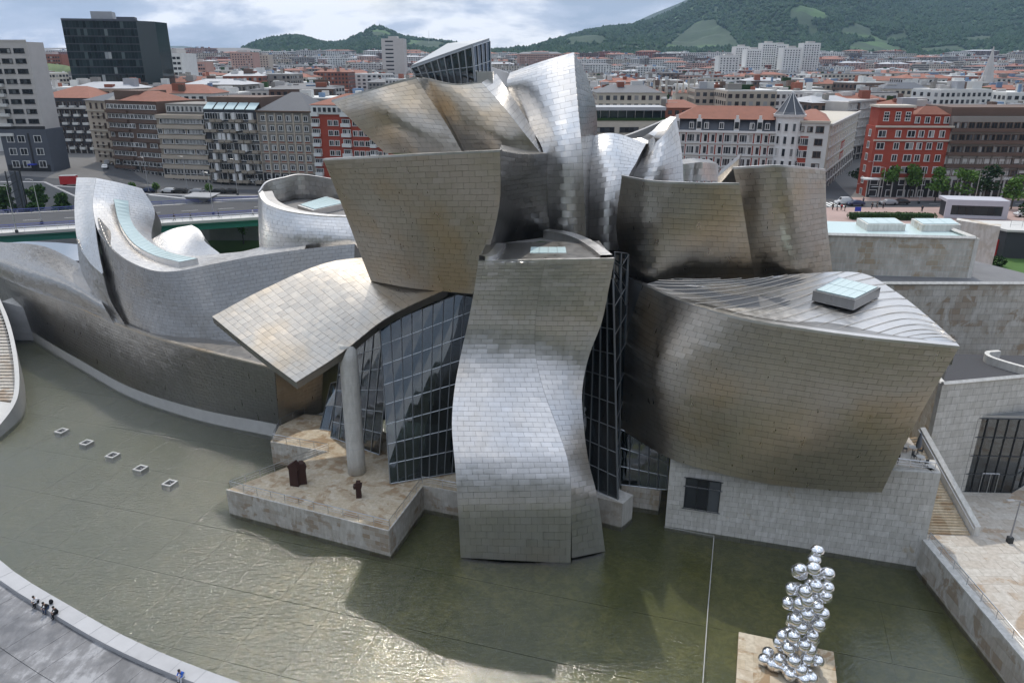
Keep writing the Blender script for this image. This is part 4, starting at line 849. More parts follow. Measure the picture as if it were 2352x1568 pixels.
# outdoor stair ramp at the far left
lf = empty('curved_staircase', P(10, 900, z=0), 'white curved outdoor staircase with many pale steps at the left edge', 'staircase')
wl_ = [P(-6, 672, z=9), P(22, 740, z=7.5), P(40, 820, z=5.5), P(44, 890, z=3.8), P(30, 935, z=2.6), P(-12, 990, z=1.4)]
W_ = cr(np.array(wl_), 31); lo2 = W_.copy(); lo2[:, 2] = -.7; in2 = W_+V3(-.7, -.1, 0); mb = MB()
mb.grid(np.stack([lo2, W_])).grid(np.stack([W_, in2])).grid(np.stack([in2-V3(0, 0, 1.4), in2])); mb.build('stair_wall', 'concrete_pale', lf)
bp_ = [(float(q[0])-7.6, float(q[1])) for q in in2[::5]]
MB().prism(bp_+[(-220, bp_[-1][1]), (-220, bp_[0][1])], -.7, 1.25).build('quay', 'concrete_pale', lf)
for k in range(30):
    q = in2[min(30, int(k*24/30))]-V3(0, 0, 1.1); zz = 8-6.6*k/30
    q = P(0, 700+k*7.3, z=zz); r_ = np.interp(q[1], in2[::-1, 1], in2[::-1, 0])
    MB().box(((r_-7+r_)/2-.0, q[1], zz/2-.3), (7, .85, zz+.0)).build('step', 'paving_pale', lf, at=(r_-3, q[1], zz))
MB().prism([tuple(P(-10, 920, z=1.3)[:2]), tuple(P(26, 925, z=1.3)[:2]), tuple(P(28, 935, z=1.3)[:2]), tuple(P(-12, 992, z=1.3)[:2]), tuple(P(-80, 992, z=1.3)[:2])], -.7, 1.3).build('landing', 'concrete_pale', lf)
o = tag(stone_wall('abutment', P(15, 780, z=0), P(80, 782, z=0), P(72, 735, z=5.8)*V3(1, 0, 1)+P(80, 782, z=0)*V3(0, 1, 0), P(10, 690, z=8)*V3(1, 0, 1)+P(15, 780, z=0)*V3(0, 1, 0), 3, 1.5, 'concrete', parent=lf, thick=6))
railing([P(48, 905, z=.2), P(30, 948, z=.2), P(-8, 1000, z=.2)], 'thin steel railing along the foot of the white curved staircase', step=1.5)

# ------------------------------------------------------------------ people
def person(joints, radii, edges, parts, label, loc, rz=0, group=None, hairc='hair'):
    """one continuous skinned body; parts: function(vertex in local coordinates, nearest joint) -> material name"""
    me = bpy.data.meshes.new('person'); me.from_pydata([tuple(j) for j in joints], edges, []); o = bpy.data.objects.new('tmp', me); C.objects.link(o)
    md = o.modifiers.new('skin', 'SKIN'); md.use_smooth_shade = True; me.skin_vertices[0].data[0].use_root = True
    for i, r_ in enumerate(radii): me.skin_vertices[0].data[i].radius = (r_, r_) if not hasattr(r_, '__len__') else r_
    o.modifiers.new('sub', 'SUBSURF').levels = 2
    dg = bpy.context.evaluated_depsgraph_get(); dg.update(); m2 = bpy.data.meshes.new_from_object(o.evaluated_get(dg)); m2.name = 'person'
    bpy.data.objects.remove(o); J = np.array(joints)
    ml = sorted(set(parts.values())); m2.materials.clear()
    for m_ in ml: m2.materials.append(MATS[m_])
    for f in m2.polygons:
        f.use_smooth = True; d = np.linalg.norm(J-np.array(f.center), axis=1); f.material_index = ml.index(parts[int(d.argmin())])
    p = bpy.data.objects.new('person', m2); C.objects.link(p); p.location = tuple(float(q) for q in loc); p.rotation_euler = (0, 0, rz); p['_w'] = [float(q) for q in loc]
    tag(p, label, 'person', group); return p
#  joints: pelvis chest neck head crown | L sh elbow hand | R | L hip knee ankle toe | R
ED = [(0, 1), (1, 2), (2, 3), (3, 4), (1, 5), (5, 6), (6, 7), (1, 8), (8, 9), (9, 10), (0, 11), (11, 12), (12, 13), (13, 14), (0, 15), (15, 16), (16, 17), (17, 18)]
RD = [(.19, .15), (.22, .16), .07, .105, .075, .085, .065, .05, .085, .065, .05, .12, .09, .065, .055, .12, .09, .065, .055]
def pmat(top, legs, shoes='cloth_black', hair='hair'): return {0: legs, 1: top, 2: 'skin', 3: 'skin', 4: hair, 5: top, 6: top, 7: 'skin', 8: top, 9: top, 10: 'skin', 11: legs, 12: legs, 13: legs, 14: shoes, 15: legs, 16: legs, 17: legs, 18: shoes}
def hair_of(p, c, r=.125):
    mb = MB().sphere(c, (r, r, r*.95), 12, 8); o = bpy.data.objects.new('hair', mb.mesh('hair', 'hair', True)); C.objects.link(o); o.parent = p
def seated(loc, rz, top, legs, label, lean=.25, reach=.35):
    h = .10; J = [(0, 0, h), (0, -lean*.8, h+.42), (0, -lean*1.1, h+.62), (0, -lean*1.35-.03, h+.74), (0, -lean*1.4, h+.84), (-.2, -lean*.85, h+.47), (-.27, -lean-.1, h+.2), (-.12, -lean-reach, h+.15), (.2, -lean*.85, h+.47), (.27, -lean-.1, h+.2), (.12, -lean-reach, h+.15),
         (-.11, -.1, h), (-.16, -.48, h+.02), (-.15, -.5, h-.42), (-.15, -.66, h-.46), (.11, -.1, h), (.16, -.48, h+.02), (.15, -.5, h-.42), (.15, -.66, h-.46)]
    p = person(J, RD, ED, pmat(top, legs), label, loc, rz); hair_of(p, (0, -lean*1.35+.02, h+.79)); return p
def standing(loc, rz, top, legs, label, step=.25, group=None):
    J = [(0, 0, .93), (0, -.02, 1.33), (0, -.02, 1.52), (0, -.05, 1.64), (0, -.04, 1.72), (-.2, 0, 1.4), (-.26, step*.4, 1.12), (-.24, step*.2-.1, .86), (.2, 0, 1.4), (.26, -step*.4, 1.12), (.24, -step*.6-.1, .88),
         (-.1, 0, .9), (-.11, -step*.6, .5), (-.11, -step*.7, .09), (-.11, -step*.7-.16, .045), (.1, 0, .9), (.11, step*.2, .48), (.11, step*.9, .1), (.11, step*.9-.15, .05)]
    p = person(J, RD, ED, pmat(top, legs), label, loc, rz, group); hair_of(p, (0, -.03, 1.69), .12); return p
def wallpt(x): 
    best = min(range(len(EDGE)), key=lambda i: abs(to_px((*outer[i], .5))[0]-x)); a = np.array(outer[best]); b = np.array(outer[min(best+1, 89)]); t_ = (b-a)/np.linalg.norm(b-a)
    q = np.array([a[0]-t_[1]*.12, a[1]+t_[0]*.12, .56]); q = np.array([a[0]+t_[1]*.25, a[1]-t_[0]*.25, .56]); nrm = np.array([-t_[1], t_[0]]); n_ = np.array(outer[best])-np.array(inner[best]); return V3(a[0]-n_[0]*.2, a[1]-n_[1]*.2, .565), math.atan2(n_[1], n_[0])+math.pi/2
q, a = wallpt(92); seated(q, a, 'cloth_white', 'cloth_black', 'seated person in a white top leaning forward, leftmost on the seat wall', .3)
q, a = wallpt(104); seated(q, a+.2, 'cloth_black', 'cloth_denim', 'seated person in dark clothes between the white top and the black jacket', .34)
q, a = wallpt(118); seated(q, a-.15, 'cloth_black', 'cloth_black', 'seated person in a black jacket, rightmost of the group of three', .22)
q, a = wallpt(402); seated(q, a, 'cloth_blue', 'cloth_white', 'lone seated person in a bright blue top and white trousers reading', .3)
q, a = wallpt(96); qb = q+V3(-.0, .55, 0); bg = empty('rucksack', qb, 'black rucksack standing on the seat wall behind the group of three', 'rucksack'); MB().sphere(qb+V3(0, 0, .26), (.22, .17, .27), 10, 8).build('bag_body', 'cloth_black', bg, True); MB().sphere(qb+V3(0, -.15, .18), (.15, .1, .14), 8, 6).build('pocket', 'cloth_black', bg, True)
standing(P(2068, 1072, z=cz)+V3(-.2, .6, 0), 2.2, 'cloth_black', 'cloth_black', 'person in black standing on the cafe terrace by the railing', .1)
slabs_done()
pieces_done(300, {'titanium_panel': 'titanium_cladding', 'stone_block': 'stone_facing', 'roof_panel': 'roof_sheeting', 'paving_stone': 'paving_field'})
# ------------------------------------------------------------------ the town: ground, roads, bridge
def zg(x, y): return 15.5 + np.maximum(0, np.asarray(y)-1150)*.056 + np.clip((-np.asarray(x)-95)/60, 0, 1)*np.clip((np.asarray(y)-215)/30, 0, 1)*3.5
gx = np.concatenate([np.linspace(-3500, -200, 20), np.linspace(-190, 190, 60), np.linspace(200, 3500, 20)]); gy = np.concatenate([np.linspace(219, 420, 26), np.linspace(440, 2600, 40)])
G = np.array([[(x, y, float(zg(x, y))) for x in gx] for y in gy]); struct('city_ground', MB().grid(G), 'town_ground')
MB_ = MB(); MB_.quad((52, 118, 15.5), (320, 118, 15.5), (320, 219, 15.5), (52, 219, 15.5)).quad((-30, 180, 15.5), (52, 180, 15.5), (52, 219, 15.5), (-30, 219, 15.5)); struct('plaza', MB_, 'plaza_pink')
MB_ = MB(); MB_.quad((52, 118, 5), (52, 230, 5), (-30, 230, 5), (-30, 118, 5)).quad((-30, 118, 5), (-30, 230, 5), (-86, 230, 5), (-86, 158, 5)); struct('lawn', MB_, 'grass')
MB_ = MB(); MB_.quad((-3500, -400, -5), (3500, -400, -5), (3500, 225, -5), (-3500, 225, -5)); struct('lower_ground', MB_, 'sidewalk')
# street in front of the facades and the side street on the left
def road(name, pts, w, lift, mat='asphalt'):
    q = cr(np.array(pts), 40); a = offs([tuple(p) for p in q], w/2); b = offs([tuple(p) for p in q], -w/2)
    A_ = np.array([(*p, float(zg(*p))+lift) for p in a]); B_ = np.array([(*p, float(zg(*p))+lift) for p in b]); return struct(name, MB().grid(np.stack([A_, B_])), mat)
road('street', [(-220, 240), (-150, 236), (-110, 231), (-60, 227), (0, 224)], 9, .04); road('street', [(-118, 236), (-136, 262), (-150, 300), (-168, 360), (-175, 420)], 9, .06)
road('street', [(60, 207), (120, 208), (200, 209), (330, 210)], 10, .04); road('street', [(93, 212), (103, 250), (118, 300), (135, 360)], 8, .05)
MB_ = MB()
for k in range(9): MB_.quad((80+k*1.3, 203.5, 15.56), (80.7+k*1.3, 203.5, 15.56), (80.7+k*1.3, 210.5, 15.56), (80+k*1.3, 210.5, 15.56))
for k in range(14): MB_.quad((100+k*8, 207.9, 15.56), (103+k*8, 207.9, 15.56), (103+k*8, 208.1, 15.56), (100+k*8, 208.1, 15.56))
for k in range(8): MB_.quad((-141.2-k*4.4, 268+k*12, 19.12), (-141-k*4.4, 268+k*12, 19.12), (-143-k*4.4, 274+k*12, 19.12), (-143.2-k*4.4, 274+k*12, 19.12))
struct('road_marking', MB_, 'road_paint')
# retaining walls below the left street
def wallpoly(name, label, pts, mat, th=1.2):
    """pts: (pixel x, pixel y) at the top with Y; wall drops to z=3"""
    q = [P(x, y, Y) for x, y, Y in pts]; mb = MB()
    for a, b in zip(q[:-1], q[1:]):
        n_ = V3(0, th, 0); mb.add([a*V3(1, 1, 0)+V3(0, 0, 3), b*V3(1, 1, 0)+V3(0, 0, 3), b, a, a*V3(1, 1, 0)+V3(0, 0, 3)+n_, b*V3(1, 1, 0)+V3(0, 0, 3)+n_, b+n_, a+n_], [(0, 1, 2, 3), (3, 2, 6, 7), (5, 4, 7, 6), (4, 0, 3, 7), (1, 5, 6, 2)])
    o = mb.build(name, mat); tag(o, label, 'wall'); return o
wallpoly('retaining_wall', 'long grey concrete retaining wall under the street at the far left', [(-60, 418, 217), (60, 418, 216), (100, 419, 215), (172, 452, 212)], 'concrete_wall')
wallpoly('retaining_wall', 'low grey retaining wall above the bridge, below the parked cars', [(60, 426, 219), (110, 427, 219), (172, 430, 219), (340, 446, 218.8), (480, 450, 218.6), (600, 450.5, 218.5)], 'concrete_wall')
wallpoly('wall_coping', 'pale sloping concrete ledge running down towards the bridge road', [(340, 448, 212), (470, 461, 209), (600, 456, 209)], 'concrete')
bA, bB = P(-90, 541, z=16), P(660, 494, z=16); bd = (bB-bA)/np.linalg.norm(bB-bA); bn = np.array([-bd[1], bd[0], 0])
BR = empty('road_bridge', bA, 'wide road bridge with green steel girders and pale footway behind the gallery', 'bridge'); BLn = np.linalg.norm(bB-bA)
def bs(s_, t_, z): return bA*V3(1, 1, 0)+bd*s_+bn*t_+V3(0, 0, z)
mb = MB(); mb.prism([tuple(bs(s_, t_, 0)[:2]) for s_, t_ in ((-20, 0), (BLn, 0), (BLn, 27), (-20, 27))], 15.3, 15.95); mb.build('deck', 'concrete_pale', BR)
MB().prism([tuple(bs(s_, t_, 0)[:2]) for s_, t_ in ((-20, 4.6), (BLn, 4.6), (BLn, 26), (-20, 26))], 15.9, 15.99).build('roadway', 'asphalt', BR)
for t_ in (0.5, 13, 26): MB().prism([tuple(bs(s_, q, 0)[:2]) for s_, q in ((-20, t_), (BLn, t_), (BLn, t_+.5), (-20, t_+.5))], 13.6, 15.3).build('girder', 'bridge_green', BR)
MB().prism([tuple(bs(s_, q, 0)[:2]) for s_, q in ((-20, .2), (BLn, .2), (BLn, 1.2), (-20, 1.2))], 14.9, 15.32).build('flange', 'bridge_green', BR)
for k in range(12): MB().prism([tuple(bs(s_, q, 0)[:2]) for s_, q in ((k*9, 15), (k*9+4, 15), (k*9+4, 15.15), (k*9, 15.15))], 15.98, 16.0).build('lane_line', 'road_paint', BR)
MB().box(bs(85, 14, 9), (5, 18, 12.6), math.atan2(bd[1], bd[0])).build('pier', 'concrete_wall', BR); MB().box(bs(96, 14, 9), (9, 12, 12.6), math.atan2(bd[1], bd[0])).build('pier', 'dark_frame', BR)
railing([bs(-10, .3, 15.95), bs(BLn, .3, 15.95)], 'outer steel railing of the bridge footway', step=2.2, r=.05, mat='steel_rail')
railing([bs(-10, 4.4, 15.95), bs(BLn, 4.4, 15.95)], 'blue railing between the bridge footway and the roadway', step=3, r=.06, mat='rail_blue')
railing([bs(-10, 26.4, 15.95), bs(BLn, 26.4, 15.95)], 'blue railing along the far edge of the bridge roadway', step=3, r=.06, mat='rail_blue')
for k, (x, c, l) in enumerate(((398, 'cloth_black', 'person in black walking on the bridge footway, left of the pair'), (437, 'cloth_grey', 'person with dark clothes walking on the bridge footway, right of the pair'), (583, 'cloth_white', 'person in a white top walking on the bridge close to the round tower'), (503, 'cloth_denim', 'person in dark blue walking along the middle of the bridge'))):
    q = P(x, 517-(x-398)*.065, z=15.95); s_ = np.dot(q-bA, bd); standing(bs(s_, 2.2, 15.95), math.atan2(bd[1], bd[0])-math.pi/2*(1 if k % 2 else -1), c, 'cloth_black', l, .3)

# ------------------------------------------------------------------ facades
for nm, c in dict(w_white=(.60, .60, .58), w_cream=(.50, .46, .39), w_beige=(.44, .38, .31), w_tan=(.30, .26, .21), w_brown=(.13, .085, .065), w_grey=(.24, .225, .205), w_dark=(.05, .052, .06), w_slate=(.085, .095, .115), w_red=(.33, .06, .035), w_brick=(.26, .09, .055), w_pale=(.46, .44, .42), w_pink=(.42, .27, .22), w_blue=(.16, .24, .36)).items(): wallmat(nm, c)
simple('terracotta', (.25, .10, .065), .85, 0, .5, .5, .3); simple('slate_roof', (.06, .068, .085), .6, 0, .3, .6); simple('metal_roof', (.36, .37, .39), .6, 0, .3, .4); simple('frame_white', (.66, .66, .65), .6, 0, .05); simple('frame_brown', (.10, .06, .04), .6, 0, .1); simple('shop_dark', (.02, .021, .024), .4, 0, .5, .6); simple('blind', (.55, .54, .52), .7, 0, .1); simple('awning_blue', (.03, .05, .38), .8); simple('bright_red', (.45, .02, .02), .6)
WM = {}
def winmesh(w, h, fm, arch=False, bars=1, d=.13):
    k = (round(w, 2), round(h, 2), fm, arch, bars)
    if k in WM: return WM[k]
    mb = MB(); t_ = min(.16, w*.11)
    for c, s_ in (((0, 0, h/2-t_/2), (w, d, t_)), ((0, 0, -h/2+t_/2), (w+.16, d+.1, t_)), ((-w/2+t_/2, 0, 0), (t_, d, h-2*t_)), ((w/2-t_/2, 0, 0), (t_, d, h-2*t_))): mb.box((c[0], -d/2, c[2]), s_)
    for b in range(bars): mb.box((-w/2+w*(b+1)/(bars+1), -d*.4, 0), (.09, d*.6, h-2*t_))
    n = bars+1
    for b in range(n):
        x0 = -w/2+w*b/n+.05; x1 = -w/2+w*(b+1)/n-.05; mb.quad((x0, -.03, -h/2+t_), (x1, -.03, -h/2+t_), (x1, -.03, h/2-t_), (x0, -.03, h/2-t_), 1)
    WM[k] = mb.mesh('window', (fm, 'window_glass')); return WM[k]
class Facade:
    """a block with one facade towards the square; all details are placed on the facade plane"""
    def __init__(s, name, label, L, Rt, depth, wall, z0=None, group=None, ztop=None, parts=True):
        a, b = P(*L), P(*Rt); zt = (a[2]+b[2])/2 if ztop is None else ztop; s.zt = zt
        s.a = np.array([a[0], a[1], 0]); s.b = np.array([b[0], b[1], 0]); s.w = np.linalg.norm(s.b-s.a); s.d = (s.b-s.a)/s.w; s.n = np.array([s.d[1], -s.d[0], 0]); s.rz = math.atan2(s.d[1], s.d[0])
        c = (s.a+s.b)/2; s.z0 = float(zg(c[0], c[1])) if z0 is None else z0; s.depth = depth
        s.o = empty(name, c+V3(0, 0, s.z0), label, 'building', group)
        s.pl = [s.a, s.b, s.b-s.n*depth, s.a-s.n*depth]
        MB().prism([tuple(p[:2]) for p in s.pl], s.z0-8, zt).build('wall', wall, s.o)
    def p(s, u, z, out=0.): return s.a+s.d*(u*s.w)+s.n*out+V3(0, 0, z)
    def wins(s, us, zs, w, h, fm='frame_white', bars=1, out=.0, skip=0):
        m_ = winmesh(w, h, fm, False, bars)
        for z in zs:
            for u in us:
                if skip and rnd.random() < skip: continue
                place(m_, 'window', s.p(u, z, out), s.o, s.rz)
    def band(s, name, u0, u1, z0, z1, out, mat, parent=None):
        q = [s.p(u0, 0, -.05), s.p(u1, 0, -.05), s.p(u1, 0, out), s.p(u0, 0, out)]; return MB().prism([tuple(k[:2]) for k in q], z0, z1).build(name, mat, s.o, at=q[0]+V3(0, 0, z0))
    def hip(s, h, mat, over=.5, flat=.3, z=None, u0=0, u1=1, name='roof', d=None):
        z = s.zt if z is None else z; d = s.depth if d is None else d
        a, b = s.p(u0, z, over)-s.d*over, s.p(u1, z, over)+s.d*over; c, e = b-s.n*(d+2*over), a-s.n*(d+2*over); m_ = min(d*.5, s.w*(u1-u0)*.5)*.9; U = V3(0, 0, h)
        r = [a+s.d*m_-s.n*(d/2+over)+U, b-s.d*m_-s.n*(d/2+over)+U]
        MB().add([a, b, c, e, *r], [(0, 1, 5, 4), (1, 2, 5), (2, 3, 4, 5), (3, 0, 4), (3, 2, 1, 0)]).build(name, mat, s.o, at=a)
    def ground(s, h=4.2, mat='shop_dark', n=8, pier='w_pale'):
        s.band('shopfront', .01, .99, s.z0, s.z0+h, .12, mat)
        for k in range(n+1): s.band('shop_pier', max(0, k/n-.008), min(1, k/n+.008), s.z0, s.z0+h, .35, pier)
def lin(a, b, n): return [a+(b-a)*(k+.5)/n for k in range(n)]
def rows(f, n, top=1.7, fh=3.05): return [f.zt-top-fh*k for k in range(n)]

f = Facade('apartment_tower', 'tall white apartment block with a dark grey lower part at the far left', (-45, 96, 250), (60, 97, 250), 9, 'w_pale', 18)
zl = P(100, 297, Y=250)[2]; MB().prism([tuple(k[:2]) for k in (f.p(-.02, 0, .5), f.p(1.0, 0, .5)+f.d*.5, f.p(1.0, 0, -9.4)+f.d*.5, f.p(-.02, 0, -9.4))], 8, zl).build('dark_base', 'w_slate', f.o); f.wins([.50, .80], rows(f, 9, 2.6, 3.02), 3.3, 1.5, 'dark_frame', 2); f.wins([.26], rows(f, 9, 2.6, 3.02), 1.9, 1.5, 'dark_frame', 1)
for z in rows(f, 6, 12, 3.02): f.band('balcony', .0, .30, z-1.2, z-.3, 1.1, 'w_white')
f.wins([.2, .45, .82], [zl-3-4*k for k in range(3)], 2.4, 2.2, 'frame_white', 1, .5); f.band('slot_window', .6, .64, zl-11, zl-1.2, .56, 'shop_dark'); f.band('recess_band', -.02, 1.02, zl, zl+.9, .1, 'shop_dark'); f.band('shopfront', .0, .98, 18, 21, .55, 'shop_dark'); f.band('awning', .52, .68, 21, 21.4, 2, 'awning_blue'); f.band('parapet', 0, 1, f.zt, f.zt+.6, .1, 'w_pale')
f = Facade('apartment_block', 'dark apartment block with white balconies and red tiled roof beside the side street', (82, 224, 305), (206, 226, 300), 22, 'w_dark', 18)
f.hip(4, 'terracotta'); f.wins(lin(.04, .96, 9), rows(f, 8, 2.2, 3.1), 1.6, 1.7, 'frame_brown'); 
for r_, z in enumerate(rows(f, 8, 2.2, 3.1)):
    for k in range(5): f.band('balcony', .06+.19*k+.05*(r_ % 2), .16+.19*k+.05*(r_ % 2), z-1.5, z-.6, 1.2, 'w_white')
f.band('eave_band', 0, 1, f.zt-4, f.zt-3.5, 1.2, 'w_pale'); f.ground(4, n=9)
f = Facade('corner_house', 'slim beige stone corner house with small slate roof between the side street and brown block', (195, 231, 276), (243, 231, 270), 18, 'w_beige', 17)
f.hip(2.6, 'slate_roof', .7); f.wins(lin(.1, .92, 3), rows(f, 7, 1.8, 3.3), 1.1, 2.0, 'frame_brown', 1)
for z in rows(f, 7, 3.4, 3.3)[::2]: f.band('cornice', -.01, 1.01, z-.2, z+.15, .4, 'w_cream')
for z in rows(f, 6, 5, 3.3): f.band('balcony', .28, .74, z-.1, z+.1, .8, 'w_cream')
f = Facade('brick_apartment_block', 'dark brown brick apartment block with long ribbon windows and red roof', (239, 226, 264), (359, 238, 253), 20, 'w_brown', 16)
f.hip(3, 'terracotta', .4, u0=.3, u1=.98, d=14); f.wins(lin(.02, .98, 13), rows(f, 8, 1.9, 3.05), 1.7, 1.5, 'frame_white', 1, 0, .12)
for z in rows(f, 8, 3.4, 3.05): f.band('brick_band', .0, .42, z-.55, z+.4, .75, 'w_brown'); f.band('brick_band', .55, 1, z-.55, z+.4, .55, 'w_brown')
f.ground(4.5, n=6, pier='w_grey'); MB().prism([tuple(f.p(u, 0, -o_)[:2]) for u, o_ in ((.0, 4), (.5, 4), (.5, 15), (0, 15))], f.zt-.1, f.zt+3).build('penthouse', 'w_brown', f.o)
f = Facade('apartment_block', 'tan apartment block with pale concrete bands and continuous windows, right of the brown brick block', (357, 262, 250), (466, 266, 246), 20, 'w_tan', 15.8)
f.wins(lin(.01, .99, 14), rows(f, 7, 2.0, 3.15), 1.75, 1.6, 'frame_white', 1, 0, .08)
for z in rows(f, 8, .5, 3.15): f.band('concrete_band', 0, 1, z-.65, z+.45, .5, 'w_beige')
MB().prism([tuple(f.p(u, 0, -o_)[:2]) for u, o_ in ((.1, 3), (1, 3), (1, 18), (.1, 18))], f.zt-.1, f.zt+3.2).build('penthouse', 'w_grey', f.o); m_ = winmesh(2.0, 1.9, 'frame_white', False, 2)
for u in lin(.14, .98, 9): place(m_, 'window', f.p(u, f.zt+1.6, -2.98), f.o, f.rz)
f.ground(4.5, n=7)
f = FL6 = Facade('apartment_block', 'grey apartment block with many dark recessed balconies and slanted white attic glazing', (466, 250, 245), (589, 251, 240), 20, 'w_dark', 15.6)
zz_ = rows(f, 7, 2.2, 3.1); f.wins(lin(.02, .98, 10), zz_, 2.0, 2.1, 'frame_white', 1, 0, .1)
for r_, z in enumerate(zz_):
    for k in range(8): 
        if (k+r_) % 3: f.band('balcony', .01+k*.123, .118+k*.123, z-1.75, z-.85, 1.3, 'w_tan')
    f.band('floor_slab', 0, 1, z-1.85, z-1.6, .35, 'w_grey')
    for k in range(3):
        u = rnd.uniform(.05, .9); f.band('enclosed_balcony', u, u+.055, z-1.2, z+1.1, 1.1, 'frame_white')
for k in range(5): 
    u0, u1 = k/5+.01, (k+1)/5-.02; q = [f.p(u0, f.zt, .3), f.p(u1, f.zt, .3), f.p(u1, f.zt+1.8, -2.5), f.p(u0, f.zt+1.8, -2.5)]; MB().add(q+[k_-V3(0, 0, .2) for k_ in q], [(0, 1, 2, 3), (7, 6, 5, 4), (0, 4, 5, 1), (1, 5, 6, 2), (2, 6, 7, 3), (3, 7, 4, 0)]).build('attic_glazing', 'skylight_glass', f.o, at=q[0])
MB().prism([tuple(f.p(u, 0, -o_)[:2]) for u, o_ in ((0, 2.6), (1, 2.6), (1, 18), (0, 18))], f.zt-.1, f.zt+3.4).build('penthouse', 'w_brown', f.o); f.ground(4.5, n=6, pier='w_grey')
f = Facade('apartment_block', 'grey brown apartment block with evenly spaced white windows and dark pitched roof', (589, 257, 240), (714, 258, 236), 18, 'w_grey', 15.5)
f.hip(5.5, 'slate_roof', .4); f.wins(lin(.03, .97, 6), rows(f, 8, 1.9, 2.95), 1.5, 1.7, 'frame_white')
f.band('gutter', -.01, 1.01, f.zt-.1, f.zt+.35, .55, 'frame_brown')
for z in rows(f, 7, 3.4, 2.95): f.band('string_course', 0, 1, z-.12, z+.12, .18, 'w_beige'); 
for u in np.linspace(0, 1, 7): f.band('pilaster', max(0, u-.012), min(1, u+.012), f.z0+4, f.zt-.3, .22, 'w_beige')
for z in rows(f, 6, 1.9+2.95*2+1.35, 2.95):
    for u in lin(.03, .97, 6): f.band('spandrel_panel', u-.045, u+.045, z-.3, z+.3, .08, 'w_brick')
f.ground(4.2, n=6)
f = Facade('apartment_block', 'red apartment block with white bays and balconies behind the flaring hull', (714, 242, 236), (905, 242, 230), 18, 'w_red', 15.5)
f.hip(3, 'terracotta'); f.wins([.22, .29, .52, .59, .66, .80, .87], rows(f, 8, 5.2, 2.95), 1.6, 1.7, 'frame_white')
for z in rows(f, 9, 2.0, 2.95):
    for u0, u1 in ((.0, .09), (.36, .47), (.70, .77)): f.band('balcony', u0, u1, z-1.3, z-.3, 1.1, 'frame_white'); f.wins([(u0+u1)/2], [z+.2], 2.6, 1.5, 'frame_white', 3, .1)
f.band('attic_storey', 0, 1, f.zt-2.7, f.zt-.2, .4, 'frame_white'); f.wins(lin(.02, .98, 16), [f.zt-1.4], 1.4, 1.6, 'frame_white', 0, .42)
# right hand side
f = Facade('office_block', 'pale beige office block with a roof terrace canopy behind the tallest tower', (1330, 277, 262), (1530, 278, 262), 20, 'w_cream')
f.wins([.3, .58, .86], rows(f, 3, 3.0, 3.6), 6.5, 1.8, 'dark_frame', 3); f.band('planter', 0, 1, f.zt, f.zt+.9, .2, 'leaves_dark')
MB().prism([tuple(f.p(u, 0, -o_)[:2]) for u, o_ in ((0, 2.5), (1, 2.5), (1, 15), (0, 15))], f.zt, f.zt+3.2).build('glass_storey', 'tower_glass', f.o)
MB().prism([tuple(f.p(u, 0, -o_)[:2]) for u, o_ in ((0, 1.2), (1, 1.2), (1, 15), (0, 15))], f.zt+3.2, f.zt+4.3).build('roof_canopy', 'metal_roof', f.o)
for u in lin(0, 1, 10): MB().tube([f.p(u, f.zt, -1.6), f.p(u, f.zt+3.2, -1.6)], .09, 5).build('post', 'steel_rail', f.o)
f = Facade('ornate_building', 'ornate white building with red panels, dark mansard dormers and orange tiled roof', (1545, 302, 240), (1824, 302, 232), 17, 'w_white')
f.band('cornice', -.01, 1.01, f.zt-.4, f.zt+.2, .7, 'frame_white')
q = [f.p(0, f.zt+.2, .2), f.p(1, f.zt+.2, .2), f.p(1, f.zt+3.4, -1.8), f.p(0, f.zt+3.4, -1.8), f.p(1, f.zt+3.4, -15), f.p(0, f.zt+3.4, -15), f.p(1, f.zt+.2, -17), f.p(0, f.zt+.2, -17)]
MB().add(q, [(0, 1, 2, 3), (3, 2, 4, 5), (5, 4, 6, 7), (1, 6, 4, 2), (7, 0, 3, 5)]).build('mansard', 'slate_roof', f.o); f.hip(3.6, 'terracotta', -.2, z=f.zt+3.5, d=15, name='roof')
zz_ = [f.zt-2.1-k*3.55 for k in range(5)]
for k, u in enumerate(lin(0, 1, 16)):
    big = k in (2, 7, 9, 13); 
    for z in zz_:
        f.wins([u], [z], 2.6 if big else 1.15, 2.3, 'frame_white', 2 if big else 0)
        if not big: f.band('red_panel', u+.019, u+.031, z-1.5, z+1.5, .04, 'w_red')
    f.band('pilaster', u-.0325, u-.0275, f.z0, f.zt-.4, .3, 'frame_white')
    if k in (0, 3, 8, 11, 15): f.band('gable', u-.022, u+.022, f.zt+.2, f.zt+3.6, .35, 'frame_white'); f.band('gable_top', u-.011, u+.011, f.zt+3.6, f.zt+4.7, .35, 'frame_white'); f.wins([u], [f.zt+1.8], 1.2, 1.9, 'dark_frame', 0, .36)
    elif k % 2 == 0: f.band('dormer', u-.017, u+.017, f.zt+.3, f.zt+3.0, -.1, 'slate_roof'); f.wins([u], [f.zt+1.6], 1.4, 1.9, 'frame_white', 1, .15)
for z in zz_: f.band('balcony', .0, 1, z-1.55, z-1.35, .55, 'frame_white')
tb = f.p(.955, f.z0, -1.2); tz = f.zt+4.5; TW = empty('corner_turret', tb, 'round white corner turret with arched windows and a dark pointed roof', 'tower'); tb0 = tb*V3(1, 1, 0)
mb = MB(); mb.tube([tb0+V3(0, 0, f.z0-4), tb0+V3(0, 0, tz)], 4.0, 16); mb.tube([tb0+V3(0, 0, tz), tb0+V3(0, 0, tz+.7)], [4.6, 4.8], 16); mb.build('drum', 'frame_white', TW)
